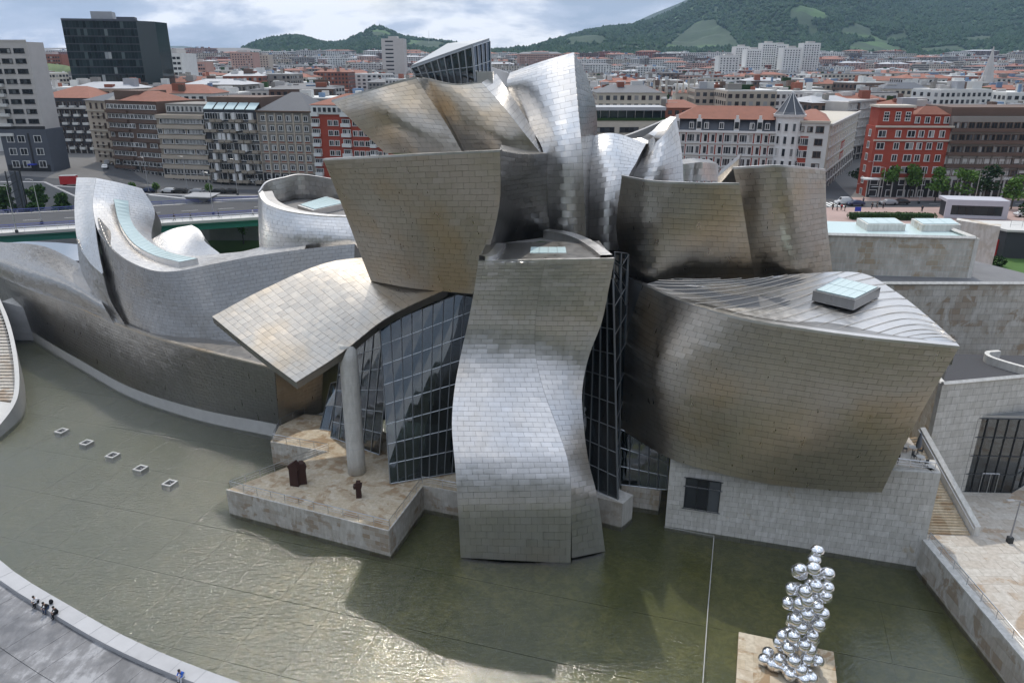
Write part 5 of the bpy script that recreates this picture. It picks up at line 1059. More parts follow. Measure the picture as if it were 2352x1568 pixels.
mb = MB(); mb.tube([tb0+V3(0, 0, tz+.7), tb0+V3(0, 0, tz+1.4), tb0+V3(0, 0, tz+4.6), tb0+V3(0, 0, tz+7.2)], [4.6, 3.8, 1.7, .1], 8); mb.build('spire_roof', 'slate_roof', TW)
mb = MB()
for k in range(8): a = k*math.pi/4; mb.tube([tb0+V3(4.65*math.cos(a), 4.65*math.sin(a), tz+.75), tb0+V3(1.75*math.cos(a), 1.75*math.sin(a), tz+4.65), tb0+V3(0, 0, tz+7.4)], .09, 4)
mb.build('roof_rib', 'frame_white', TW)
for z in [f.zt+1.6]+zz_[:4]:
    for a in (-150, -118, -86, -54): m_ = winmesh(1.1, 2.4, 'frame_white', False, 0); place(m_, 'window', tb0+V3(4.02*math.cos(R(a)), 4.02*math.sin(R(a)), z), TW, R(a)+math.pi/2)
f = Facade('apartment_block', 'white corner block with two red brick strips, right of the ornate building', (1832, 280, 231), (1907, 280, 228), 40, 'w_white')
zz_ = [f.zt-2.2-3.6*k for k in range(7)]; f.band('red_panel', .04, .40, f.z0+4, f.zt-4.2, .1, 'w_red'); f.wins([.10, .29], zz_[1:], 2.4, 2.2, 'frame_white', 1, .1); f.wins([.72], zz_, 2.3, 2.0, 'frame_brown', 1); f.wins([.15, .42], zz_[:1], 1.6, 1.7, 'frame_brown'); f.hip(2.6, 'terracotta', .3)
f.band('cornice', -.02, 1.02, f.zt-.3, f.zt+.3, .6, 'w_cream'); f.ground(4.5, n=3)
def sidewall(label, px, name='street_block', wall='w_cream', n=7, nf=7, fh=3.5, top=2.0, win=(1.2, 1.9), ground=True, red=False):
    f = Facade(name, label, px[0], px[1], 16, wall, None, None); zz = rows(f, nf, top, fh); f.wins(lin(.02, .98, n), zz, win[0], win[1], 'frame_white', 1)
    for z in zz: f.band('balcony', .02, .98, z-1.25, z-1.0, .45, 'w_pale')
    f.band('cornice', 0, 1, f.zt-.3, f.zt+.4, .8, 'w_pale')
    if red:
        for z in zz[2:6]: f.band('red_panel', .44, .56, z-1.2, z+1.5, .08, 'w_red'); f.wins([.5], [z], 1.2, 1.7, 'frame_white', 1, .09)
    if ground: f.ground(5, n=n)
    return f
sidewall('cream street block receding along the narrow street, right of the white corner block', ((1909, 279, 229), (1972, 264, 296)), n=12, red=True)
sidewall('pale stone street block closing the narrow street behind the red corner building', ((1950, 231, 300), (2014, 232, 322)), wall='w_pale', n=6, nf=9)
f = Facade('red_corner_building', 'red brick corner building with white framed windows and white cornices above the plaza', (2013, 291, 220), (2190, 291, 219), 7, 'w_red')
zz_ = [f.zt-2.0-3.35*k for k in range(6)]
for u in (.09, .30, .47, .60, .73, .87): f.wins([u], zz_, 2.3 if u in (.09, .47) else 1.6, 2.0, 'frame_white')
f.band('cornice', -.01, 1.01, f.zt-.25, f.zt+.25, .5, 'w_cream'); f.band('cornice', -.01, 1.01, zz_[1]+1.35, zz_[1]+1.75, .45, 'w_cream'); f.ground(5, n=6); f.band('band_course', 0, 1, f.z0+5, f.z0+5.6, .4, 'w_cream')

for v in (3.5,):
    for z in zz_: place(winmesh(1.6, 2.0, 'frame_white'), 'window', f.a-f.n*v+V3(0, 0, z), f.o, f.rz-math.pi/2)
zt2 = P(2050, 247, Y=221)[2]; q = [f.p(.02, 0, -.6), f.p(.46, 0, -.6), f.p(.46, 0, -6.8), f.p(.02, 0, -6.8)]; MB().prism([tuple(k[:2]) for k in q], f.zt, zt2).build('roof_tower', 'w_red', f.o); MB().prism([tuple(k[:2]) for k in (f.p(.0, 0, .0), f.p(.48, 0, .0), f.p(.48, 0, -7), f.p(.0, 0, -7))], zt2, zt2+.6).build('cornice', 'w_cream', f.o)
f.wins([.12, .27, .40], [f.zt+2.3, zt2-2], 1.5, 1.8, 'frame_white', 1, -.58); q = [f.p(.47, 0, -1.5), f.p(.99, 0, -1.5), f.p(.99, 0, -6.8), f.p(.47, 0, -6.8)]; MB().prism([tuple(k[:2]) for k in q], f.zt, f.zt+3.2).build('attic_storey', 'w_red', f.o); f.wins([.55, .68, .81, .93], [f.zt+1.7], 1.5, 1.9, 'frame_white', 1, -1.48)
f.hip(2.2, 'terracotta', -1, z=f.zt+3.2, u0=.46, u1=1.0, d=7); f.band('canopy', -.1, .1, f.z0+5.2, f.z0+5.6, 3, 'frame_white')
f = FR5 = Facade('apartment_block', 'grey brown apartment block with many pale shutters at the far right', (2190, 268, 219), (2440, 268, 218), 18, 'w_grey')
zz_ = [f.zt-2.4-3.3*k for k in range(7)]; us = lin(.01, .99, 14); f.wins(us, zz_, 1.8, 1.8, 'frame_brown', 1)
for z in zz_[3:]:
    for u in us:
        if rnd.random() < .55: f.band('shutter', u-.026, u+.026, z+rnd.uniform(-.7, .2), z+.9, .1, 'blind')
for z in zz_[:4]: f.band('balcony', 0, 1, z-1.7, z-.8, .9, 'w_brown')
f.band('white_wall', 0, .62, f.z0+5, zz_[3]+1.5, .05, 'w_pale')
for u in np.linspace(.02, .98, 8): f.band('pilaster', u-.006, u+.006, f.z0, f.zt-8, .3, 'w_grey')
f.ground(5, n=10); MB().prism([tuple(k[:2]) for k in (f.p(0, 0, -1.5), f.p(1, 0, -1.5), f.p(1, 0, -17), f.p(0, 0, -17))], f.zt, f.zt+2.4).build('attic_storey', 'w_brown', f.o)
# ------------------------------------------------------------------ landmark buildings farther off
f = Facade('office_tower', 'dark green glass office tower, its stepped slabs standing above the left rooftops', (139, 42, 420), (312, 48, 430), 22, 'w_dark', 20)
def curtain(f, nu, nv, z0, z1, mat, u0=0., u1=1.):
    me = MB(); w = f.w*(u1-u0)/nu*.93; h = (z1-z0)/nv*.86; me.add([(-w/2, -.06, -h/2), (w/2, -.06, -h/2), (w/2, -.06, h/2), (-w/2, -.06, h/2), (-w/2, .1, -h/2), (w/2, .1, -h/2), (w/2, .1, h/2), (-w/2, .1, h/2)], [(0, 1, 2, 3), (0, 4, 5, 1), (1, 5, 6, 2), (2, 6, 7, 3), (3, 7, 4, 0)]); m_ = me.mesh('glass_panel', mat)
    for i in range(nu):
        for j in range(nv): place(m_, 'glass_panel', f.p(u0+(u1-u0)*(i+.5)/nu, z0+(z1-z0)*(j+.5)/nv), f.o, f.rz)
curtain(f, 22, 13, 24, f.zt-.6, 'tower_glass'); f.band('parapet', 0, 1, f.zt-.6, f.zt+.3, .25, 'w_slate')
g_ = f; g2 = [f.p(1, 0, 0), f.p(1, 0, 0)+V3(6, 9, 0), f.p(1, 0, 0)+V3(6, 24, 0), f.p(1, 0, -22)]; MB().prism([tuple(k[:2]) for k in g2], 18, f.zt-.4).build('corner_slab', 'tower_glass', f.o)
MB().prism([tuple(k[:2]) for k in (f.p(.37, 0, -6), f.p(.66, 0, -6), f.p(.66, 0, -16), f.p(.37, 0, -16))], f.zt, f.zt+4.2).build('plant_room', 'metal_roof', f.o); MB().prism([tuple(k[:2]) for k in (f.p(.72, 0, -4), f.p(.97, 0, -4), f.p(.97, 0, -12), f.p(.72, 0, -12))], f.zt, f.zt+1.6).build('plant_room', 'w_slate', f.o)
f = Facade('office_tower', 'narrow dark glass slab attached behind the right side of the green glass tower', (319, 59, 455), (361, 61, 460), 20, 'w_dark', 20); curtain(f, 7, 12, 24, f.zt-.5, 'tower_glass')
def tower(name, label, L, Rt, depth, wall, nu, nv, fm='dark_frame', ww=1.6, wh=1.6, top=3, fh=3.2, roof=None, u=(.05, .95)):
    f = Facade(name, label, L, Rt, depth, wall); mb = MB()
    for z in rows(f, nv, top, fh):
        for q in lin(u[0], u[1], nu): a = f.p(q, z, .05); mb.add([a-f.d*ww/2-V3(0, 0, wh/2), a+f.d*ww/2-V3(0, 0, wh/2), a+f.d*ww/2+V3(0, 0, wh/2), a-f.d*ww/2+V3(0, 0, wh/2)], [(0, 1, 2, 3)])
    tag(mb.build('windows', 'window_glass', f.o), kind='stuff')
    MB().prism([tuple(k[:2]) for k in (f.p(.3, 0, -3), f.p(.7, 0, -3), f.p(.7, 0, -depth*.7), f.p(.3, 0, -depth*.7))], f.zt, f.zt+2.5).build('roof_house', 'w_pale', f.o)
    if roof: f.hip(3, roof)
    return f
tower('apartment_block', 'white mid rise block with small dark windows right of the glass tower', (371, 121, 520), (415, 124, 520), 25, 'w_white', 4, 9, ww=2.2)
tower('bank_tower', 'lone pale grey concrete tower with a column of dark windows in front of the hill', (875, 88, 900), (926, 90, 900), 26, 'w_pale', 1, 16, ww=9, wh=1.5, fh=4.2, u=(.1, .6))
for k, (x0, x1, y, yy, lab) in enumerate(((1652, 1700, 128, 1150, 'low broad'), (1690, 1722, 107, 1290, 'left'), (1716, 1752, 113, 1230, 'second from left'), (1752, 1786, 99, 1270, 'third from left'), (1778, 1812, 102, 1300, 'fourth from left'), (1800, 1843, 110, 1220, 'second from right'), (1846, 1886, 99, 1250, 'rightmost'))):
    tower('apartment_tower', f'{lab} white tower of the tall apartment cluster below the wooded mountain', (x0, y, yy), (x1, y, yy), 22, 'w_white', 6, 15, ww=1.9, wh=1.7, top=4, fh=3.3)
tower('apartment_tower', 'pale pink apartment tower in the far left quarter below the hill', (528, 120, 1100), (582, 121, 1100), 25, 'w_pink', 8, 12); tower('apartment_tower', 'narrow beige tower just right of the pink apartment tower', (594, 126, 1150), (616, 127, 1150), 20, 'w_beige', 3, 11)
tower('apartment_block', 'long pink brick apartment row on the horizon right of the glass lantern', (1188, 122, 1300), (1290, 126, 1290), 20, 'w_pink', 22, 5, roof='slate_roof'); tower('apartment_block', 'long dark roofed brick row at the far left behind the glass tower', (62, 122, 800), (140, 128, 800), 20, 'w_brick', 12, 4)
tower('apartment_block', 'reddish apartment slab in the distance right of the white mid rise block', (415, 140, 760), (472, 145, 760), 20, 'w_pink', 10, 9)
# church with a slender stone spire and the pinnacled theatre
sb_ = P(2262, 208, Y=560); sx = sb_*V3(1, 1, 0); ch = empty('church', sx+V3(0, 0, 15.5), 'brick church with a tall slender pale stone spire rising above the right rooftops', 'church'); tipz = P(2274, 107, Y=560)[2]
MB().box(sx+V3(0, 6, 22), (14, 20, 24)).build('nave', 'w_brick', ch); MB().tube([sx+V3(0, 0, 30), sx+V3(0, 0, sb_[2]+2), sx+V3(0, 0, sb_[2]+10), sx+V3(0, 0, tipz)], [7.5, 6.2, 3.6, .2], 8).build('spire', 'w_pale', ch)
for k in range(4): a = k*math.pi/2+.6; q = sx+V3(5.5*math.cos(a), 5.5*math.sin(a), 0); MB().tube([q+V3(0, 0, 30), q+V3(0, 0, sb_[2]+3), q+V3(0, 0, sb_[2]+10)], [1.4, 1.2, .1], 6).build('pinnacle', 'w_pale', ch)
for k, (x0, x1, y, l) in enumerate(((1486, 1532, 214, 'left'), (1554, 1596, 214, 'right'))):
    f = Facade('theatre_tower', f'{l} of the two cream towers crowned with white pinnacles in the middle distance', (x0, y, 400), (x1, y, 400), 10, 'w_cream'); f.wins([.3, .7], [f.zt-3], 1.6, 2.4, 'frame_brown'); f.hip(1.6, 'terracotta', .2)
    for u in (.03, .36, .66, .97): q = f.p(u, 0, -1); MB().tube([q+V3(0, 0, f.zt-1), q+V3(0, 0, f.zt+2.5), q+V3(0, 0, f.zt+3), q+V3(0, 0, f.zt+7)], [.9, .8, .55, .05], 6).build('pinnacle', 'w_cream', f.o)
# ------------------------------------------------------------------ the crowded roofscape behind: blocks that read singly are things, the rest one mass
RB = random.Random(21); CAND = []
cols = [('white', 'w_white'), ('white', 'w_white'), ('cream', 'w_cream'), ('pale grey', 'w_pale'), ('beige', 'w_beige'), ('pink', 'w_pink'), ('grey', 'w_grey'), ('white', 'w_white'), ('brick red', 'w_brick'), ('brown', 'w_brown')]
y = 262.0
while y < 1900:
    st = 22+y*.022; x = -y*.80-20
    while x < y*.80+20:
        w = RB.uniform(.55, .95)*st*1.15; d = RB.uniform(.6, .9)*st; px_, py_ = x+RB.uniform(-5, 5), y+RB.uniform(-6, 6); h = RB.uniform(16, 26) if y < 500 else RB.uniform(13, 27)
        z0 = float(zg(px_, py_)); t_ = to_px((px_, py_, z0+h)); ok = True
        if y < 330 and (t_[0] < 900 or 1340 < t_[0] < 2360) and (py_-d/2 < 285): ok = False
        if y < 420 and 120 < t_[0] < 215 and y < 360: ok = False
        if 1000 < t_[0] < 1190 and t_[1] > 120 and y < 1100: ok = False
        if 60 < t_[0] < 400 and y > 415 and y < 480: ok = False
        if 1905 < t_[0] < 2020 and y < 330: ok = False
        if 440 < px_ and False: ok = False
        if 85 < t_[0] < 150 and 450 < y < 800: ok = False
        if ok and 780 < t_[0] < 1340 and t_[1] > 190: ok = False
        if ok and -60 < t_[0] < 2420: CAND.append((t_, px_, py_, z0, w, d, h))
        x += st*1.25
    y += st*1.02
far_mats = ['w_white', 'w_cream', 'w_pale', 'w_beige', 'w_pink', 'w_grey', 'w_brick', 'w_brown', 'window_glass', 'terracotta', 'slate_roof', 'metal_roof', 'roof_felt', 'w_blue', 'bright_red', 'leaves_dark']; FI = {m: i for i, m in enumerate(far_mats)}
def far_block(q, near):
    t_, x, y, z0, w, d, h = q; cn, cm = cols[RB.randrange(len(cols))]; rz = RB.uniform(-.25, .25) if y > 350 else RB.uniform(-.08, .08); ca, sa = math.cos(rz), math.sin(rz)
    def pt(u, v, z): return (x+u*w/2*ca-v*d/2*sa, y+u*w/2*sa+v*d/2*ca, z)
    zt = z0+h; body = MB(); win = MB(); roof = MB()
    body.prism([pt(u, v, 0)[:2] for u, v in ((-1, -1), (1, -1), (1, 1), (-1, 1))], z0-6, zt, FI[cm], bottom=False)
    nf = min(6, int(h/3.1)); nc = max(2, int(w/(2.8 if y < 700 else 4.2)))
    for r_ in range(nf):
        z = zt-2.0-3.1*r_
        for k in range(nc):
            u = -1+2*(k+.5)/nc; hw = .28*2/nc
            a, b = np.array(pt(u-hw, -1.006, z-.8)), np.array(pt(u+hw, -1.006, z-.8)); win.add([a, b, b+V3(0, 0, 1.7), a+V3(0, 0, 1.7)], [(0, 1, 2, 3)], FI['window_glass'])
        if x < -40 or x > 40:
            sd = 1 if x < 0 else -1
            for k in range(max(2, int(d/4))):
                v = -1+2*(k+.5)/max(2, int(d/4)); a, b = np.array(pt(sd*1.006, v-.1, z-.8)), np.array(pt(sd*1.006, v+.1, z-.8)); win.add([a, b, b+V3(0, 0, 1.7), a+V3(0, 0, 1.7)], [(0, 1, 2, 3)], FI['window_glass'])
    rt = RB.choice(['red', 'red', 'flat', 'flat', 'flat', 'flat', 'flat', 'dark', 'metal']); rn = dict(red='red tiled roof', flat='flat roof', dark='dark slate roof', metal='metal roof')[rt]
    if rt == 'flat':
        rim_ = [pt(u, v, 0)[:2] for u, v in ((-.97, -.97), (.97, -.97), (.97, .97), (-.97, .97))]; roof.prism(rim_, zt, zt+.5, FI['w_white' if RB.random() < .5 else 'roof_felt'], bottom=False)
    else:
        o_ = 1.04; hh = RB.uniform(1.8, 3.2); m_ = FI[dict(red='terracotta', dark='slate_roof', metal='metal_roof')[rt]]
        c = [pt(u*o_, v*o_, zt) for u, v in ((-1, -1), (1, -1), (1, 1), (-1, 1))]; r1 = [pt(-.55, 0, zt+hh), pt(.55, 0, zt+hh)]; roof.add(c+r1, [(0, 1, 5, 4), (1, 2, 5), (2, 3, 4, 5), (3, 0, 4)], m_)
    for k in range(RB.randint(4, 10)):
        u, v = RB.uniform(-.75, .75), RB.uniform(-.75, .6); s_ = RB.uniform(1, 4.5); hz = RB.uniform(1.5, 4.2); c = pt(u, v, zt); roof.box((c[0], c[1], zt+hz/2), (s_*RB.uniform(.6, 1.6), s_, hz), rz, FI[RB.choice(['w_white', 'w_white', 'w_pale', 'w_brick', 'w_grey', 'w_white', 'w_pale', 'w_brown', 'w_brick', 'w_white', 'w_grey', 'w_pale', 'w_blue', 'metal_roof'])] if RB.random() < .96 else FI['leaves_dark'])
    return cn, rn, body, win, roof
CAND.sort(key=lambda q: -q[4]*q[6]/q[2]**2); NEAR = CAND[:230]; RECS = []; rest = MB()
for q in CAND[230:]:
    cn, rn, b_, w_m, r_m = far_block(q, False)
    for m_ in (b_, w_m, r_m):
        if m_.n:
            o0 = rest.n; rest.v += m_.v; rest.f += [tuple(i+o0 for i in f_) for f_ in m_.f]; rest.m += m_.m; rest.n += m_.n
LMK = [(100, 'behind the far left apartment tower'), (230, 'below the dark glass tower'), (380, 'right of the dark glass tower'), (500, 'behind the tan apartment block'), (640, 'behind the pitched roof block'), (780, 'behind the red and white block'), (1340, 'behind the museum top'), (1470, 'right of the tallest tower'), (1560, 'near the pinnacled theatre towers'), (1690, 'behind the ornate white building'), (1830, 'behind the corner turret'), (1960, 'behind the white corner block'), (2100, 'behind the red corner building'), (2235, 'left of the church spire'), (2600, 'right of the church spire')]
for q in NEAR:
    cn, rn, b_, w_m, r_m = far_block(q, True); t_ = q[0]; zone = next(l for xx, l in LMK if t_[0] < xx); dist = 'close' if q[2] < 380 else 'midtown' if q[2] < 620 else 'distant'
    RECS.append((f'{dist} {cn} block with {rn} {zone}', t_, q, b_, w_m, r_m))
from collections import defaultdict
by = defaultdict(list)
for i, r_ in enumerate(RECS): by[r_[0]].append(i)
ORD = ['leftmost', 'second from left', 'third from left', 'fourth from left', 'fifth from left', 'sixth from left', 'seventh from left', 'eighth from left']
for lab, ids in by.items():
    ids.sort(key=lambda i: RECS[i][1][0])
    for k, i in enumerate(ids):
        _, t_, q, b_, w_m, r_m = RECS[i]; L2 = lab if len(ids) == 1 else f'{ORD[min(k, 7)]} {lab}'
        L2 = L2 if len(L2.split()) <= 16 else L2.replace('red tiled roof', 'tiled roof').replace('dark slate roof', 'slate roof').replace('mid distance', 'midtown').replace('behind the red and white', 'behind the red')
        L2 = L2 if len(L2.split()) <= 16 else L2.replace(' of the ', ' of ').replace(' the ', ' ')
        e = empty('town_block', (q[1], q[2], q[3]), L2, 'building', 'blocks in the crowded town behind the museum'); b_.build('wall', far_mats, e); r_m.build('roof', far_mats, e)
        if w_m.n: tag(w_m.build('windows', far_mats, e), kind='stuff')
o = rest.build('distant_town', far_mats); tag(o, 'mass of tiny distant rooftops spreading to the foot of the hills', 'town', None, 'stuff')

# ------------------------------------------------------------------ hills
def vnoise(x, y, s_, seed):
    from mathutils import noise as mn
    return mn.fractal(Vector((x*s_+seed, y*s_-seed, seed*.7)), 1.0, 2.0, 5)
def hill(name, prof, Yf, Yr, mat, zf, rough=18, n=150, m=34, seed=3.0, back=500):
    prof = np.array(prof, float); xs = np.linspace(prof[0, 0], prof[-1, 0], n); ys = np.interp(xs, prof[:, 0], prof[:, 1])
    G = np.zeros((m, n, 3))
    for j in range(n):
        rp = P(xs[j], ys[j], Y=Yr+80*math.sin(xs[j]*.012+seed)); fp = P(xs[j], 150, Y=Yf); f0 = np.array([fp[0], Yf, zf])
        for i in range(m):
            if i < m-6:
                t_ = i/(m-7); p = f0*(1-t_)+rp*t_; prof_ = t_**1.15; p[2] = zf+(rp[2]-zf)*prof_ + rough*vnoise(p[0], p[1], .0028, seed)*math.sin(math.pi*min(1, t_*1.0))*1.6
            else: t_ = (i-(m-7))/6; p = rp+V3(0, back*t_, -(rp[2]-zf)*t_)
            G[i, j] = p
    o = struct(name, MB().grid(G), mat, True); return G
def mat_hill(name, c0, c1, patch):
    t = NT(name); a = t.noise(.006, t.coord(), 6, .6, .4); b = t.noise(.06, t.coord(), 5, .7); base = t.ramp(b, (.3, c0), (.7, c1)); base = t.mix(t.ramp(a, (.56, 0.), (.64, 1.)), base, patch); return t.set(Base_Color=base, Roughness=.95)
mat_hill('hill_wood', (.012, .032, .014), (.030, .062, .022), (.05, .11, .03)); mat_hill('hill_far', (.015, .035, .025), (.03, .055, .032), (.035, .06, .035)); mat_hill('hill_bare', (.07, .10, .035), (.12, .17, .06), (.17, .13, .09))
GA = hill('wooded_hill', [(535, 134), (560, 112), (590, 98), (625, 88), (680, 82), (705, 88), (730, 96), (765, 100), (790, 97), (820, 83), (850, 66), (868, 61), (885, 66), (930, 86), (990, 92), (1040, 98), (1070, 110), (1130, 124), (1240, 128)], 2050, 2900, 'hill_wood', 66, 14, seed=3.3)
GB = hill('wooded_mountain', [(1150, 132), (1190, 119), (1240, 106), (1300, 88), (1350, 73), (1400, 64), (1440, 60), (1490, 48), (1540, 28), (1590, 0), (1680, -45), (1800, -80), (1950, -70), (2040, -20), (2120, -5), (2250, -12), (2480, -40)], 2050, 3300, 'hill_wood', 66, 30, n=190, m=44, seed=7.9, back=700)
hill('far_ridge', [(1380, 90), (1440, 60), (1500, 32), (1560, 8), (1640, -30), (1800, -60)], 4200, 5200, 'hill_far', 70, 20, 60, 20, 5.1); hill('far_ridge', [(1950, -20), (2050, -48), (2200, -70), (2352, -60), (2500, -50)], 4200, 5200, 'hill_far', 70, 20, 60, 20, 2.2)
hill('far_ridge', [(330, 122), (370, 106), (420, 106), (470, 112), (540, 122), (620, 134)], 4600, 6000, 'hill_far', 70, 10, 50, 16, 9.2); hill('far_ridge', [(1100, 130), (1160, 124), (1240, 121), (1330, 128)], 4600, 5600, 'hill_far', 70, 8, 40, 16, 4.4)
hill('grass_slope', [(70, 160), (85, 142), (110, 146), (150, 150), (200, 165)], 640, 720, 'hill_bare', 20, 3, 40, 14, 1.2, 40)
def inpoly(px, poly): return inside(px, poly)
CLEAR = [[(1520, 114), (1600, 50), (1640, 44), (1690, 90), (1700, 108), (1620, 114)], [(1945, 118), (1960, 98), (2000, 95), (2080, 112), (2090, 122)], [(2040, 80), (2085, 76), (2090, 92), (2030, 95)], [(2215, 86), (2280, 82), (2275, 96), (2225, 98)], [(935, 92), (1000, 95), (1050, 103), (960, 112)], [(850, 70), (885, 68), (900, 82), (860, 84)], [(2110, 112), (2200, 104), (2220, 118), (2120, 122)]]
def forest(name, G, n, label, s0, s1, mat):
    m, k = G.shape[:2]; mb = MB(); ico = np.array([(0, 0, 1), (.9, 0, .3), (.28, .85, .3), (-.73, .53, .3), (-.73, -.53, .3), (.28, -.85, .3), (.73, .53, -.5), (-.28, .85, -.5), (-.9, 0, -.5), (-.28, -.85, -.5), (.73, -.53, -.5)])
    fs = [(0, 1, 2), (0, 2, 3), (0, 3, 4), (0, 4, 5), (0, 5, 1), (1, 6, 2), (2, 7, 3), (3, 8, 4), (4, 9, 5), (5, 10, 1), (6, 7, 2), (7, 8, 3), (8, 9, 4), (9, 10, 5), (10, 6, 1)]
    i = rng.uniform(0, m-6.5, n); j = rng.uniform(0, k-1.01, n)
    for a, b in zip(i, j):
        ia, jb = int(a), int(b); p = G[ia, jb]*(1-(a-ia))*(1-(b-jb))+G[ia+1, jb]*(a-ia)*(1-(b-jb))+G[ia, jb+1]*(1-(a-ia))*(b-jb)+G[ia+1, jb+1]*(a-ia)*(b-jb)
        px = to_px(p)
        if px[1] < -25 or px[1] > 150 or px[0] > 2390 or any(inpoly(px, c) for c in CLEAR): continue
        if vnoise(p[0], p[1], .004, 12.0) > .52: continue
        s_ = rng.uniform(s0, s1); mb.add(ico*np.array([s_, s_, s_*rng.uniform(.8, 1.3)])*rng.uniform(.75, 1.25, (11, 1))+p+V3(0, 0, s_*.3), fs)
    o = mb.build(name, mat); tag(o, label, 'forest', None, 'stuff')
forest('forest', GA, 11000, 'dense green wood covering the rounded hill left of centre', 3, 7.5, 'forest_leaves'); forest('forest', GB, 30000, 'dense dark forest covering the big mountain at the right', 3.5, 9, 'forest_leaves')
# ------------------------------------------------------------------ trees, cars, people and things round the plaza
def leafcloud(mb, c, r, n, size, rg):
    c = np.asarray(c, float); r = np.asarray(r, float)
    u = rg.normal(0, 1, (n, 3)); u /= np.linalg.norm(u, axis=1, keepdims=True); p = c+u*r*(rg.uniform(.35, 1, (n, 1))**.5)
    a = rg.normal(0, 1, (n, 3)); a /= np.linalg.norm(a, axis=1, keepdims=True); b = np.cross(a, rg.normal(0, 1, (n, 3))); b /= np.linalg.norm(b, axis=1, keepdims=True); s_ = size*rg.uniform(.6, 1.3, (n, 1))
    V_ = np.stack([p-a*s_, p+b*s_*.6, p+a*s_, p-b*s_*.6], 1).reshape(-1, 3); mb.add(V_, [(4*k, 4*k+1, 4*k+2, 4*k+3) for k in range(n)])
def tree(p, h, w, label, mat='leaves', group=None, name='tree', trunk=.35, n=420, leaf=.34):
    p = np.asarray(p, float); o = empty(name, p, label, 'tree', group); mb = MB(); mb.tube([p-V3(0, 0, .3), p+V3(0, 0, h*trunk), p+V3(.1, 0, h*.8)], [.2, .14, .05], 7)
    cl = MB(); rg = np.random.default_rng(int(abs(p[0]*31+p[1]*7)))
    for k in range(9):
        a = rg.uniform(0, 6.28); rr_ = rg.uniform(.1, .62)*w/2; z = h*(trunk+.08+.85*(1-trunk)*rg.uniform(.05, .95)); taper = 1-.55*((z/h-trunk)/(1-trunk))
        c = p+V3(math.cos(a)*rr_*taper, math.sin(a)*rr_*taper, z); mb.tube([p+V3(0, 0, h*trunk*rg.uniform(.8, 1.3)), c], [.07, .02], 4); leafcloud(cl, c, (w*.27*taper+.3, w*.27*taper+.3, h*.13), n//9, leaf, rg)
    mb.build('trunk', 'bark', o); cl.build('crown', mat, o); return o
PZ = 15.55
for x, y, h, w, m_, l in ((2042, 452, 9.5, 6.5, 'leaves', 'full green street tree in front of the red corner building, left one'), (2088, 454, 10.5, 6, 'leaves', 'tall green street tree in front of the middle of the red corner building'), (2147, 463, 9, 6, 'leaves_light', 'pale green street tree at the right end of the red corner building'), (2207, 470, 10, 6.5, 'leaves_light', 'bright yellow green tree left above the glass kiosk'), (2258, 472, 10.5, 7, 'leaves_dark', 'dark green tree behind the middle of the glass kiosk'), (2322, 480, 8.5, 6.5, 'leaves_light', 'bright green tree behind the right end of the glass kiosk'), (1972, 432, 7, 6, 'leaves_dark', 'dark bushy tree at the mouth of the narrow street')):
    tree(P(x, y, z=PZ), h, w*1.45, l, 'leaves_light' if m_ == 'leaves' else m_, 'street trees along the plaza', n=800, leaf=.42, trunk=.28)
tree(P(2350, 520, z=PZ), 6, 6, 'dark tree at the right edge beside the glass kiosk', 'leaves_dark')
for x, y, h, w, l in ((20, 497, 7, 7, 'leftmost bushy tree in front of the grey retaining wall'), (92, 497, 7, 7.5, 'middle bushy tree in front of the grey retaining wall'), (150, 498, 5, 5.5, 'small bush tree right of the middle tree by the retaining wall')):
    q = P(x, y, Y=206); tree((q[0], q[1], 11), h+3, w*1.15, l, 'leaves', n=900, leaf=.55, trunk=.22)
tree(P(560, 560, z=5), 6, 4, 'thin small tree under the bridge left of the round tower', 'leaves_light', n=120)
tree(P(745, 205, Y=700)*V3(1, 1, 0)+V3(-30, 0, 16), 22, 40, 'broad dark clump of park trees behind the red and white block', 'leaves_dark', n=2400, leaf=.9, trunk=.2); tree(P(700, 205, Y=690)*V3(1, 1, 0)+V3(-5, 0, 16), 22, 42, 'wide green clump of park trees left of the darker clump', 'leaves', n=2400, leaf=.9, trunk=.2)
def topiary(x, y, Y, label):
    q = P(x, y, Y); z = float(zg(q[0], q[1])); q = V3(q[0], q[1], z); o = empty('topiary_tree', q, label, 'tree', 'clipped round trees along the street'); MB().tube([q, q+V3(0, 0, 1.4)], .09, 6).build('trunk', 'bark', o)
    cl = MB(); leafcloud(cl, q+V3(0, 0, 2.2), (1.15, 1.15, 1.25), 260, .22, np.random.default_rng(int(x))); cl.build('crown', 'leaves_light', o); MB().sphere(q+V3(0, 0, 2.2), (.85, .85, .95), 10, 7).build('crown_core', 'leaves_dark', o)
OR2 = ['leftmost', 'second', 'third', 'fourth', 'fifth', 'sixth']
for k, (x, y) in enumerate(((210, 404), (231, 408), (258, 412), (357, 424), (480, 436), (300, 414))): topiary(x, y, 224, f'{OR2[k]} clipped round tree along the left street kerb' if k < 4 else ('clipped round tree farthest right on the left street kerb' if k == 4 else 'clipped round tree beside the green waste bins'))
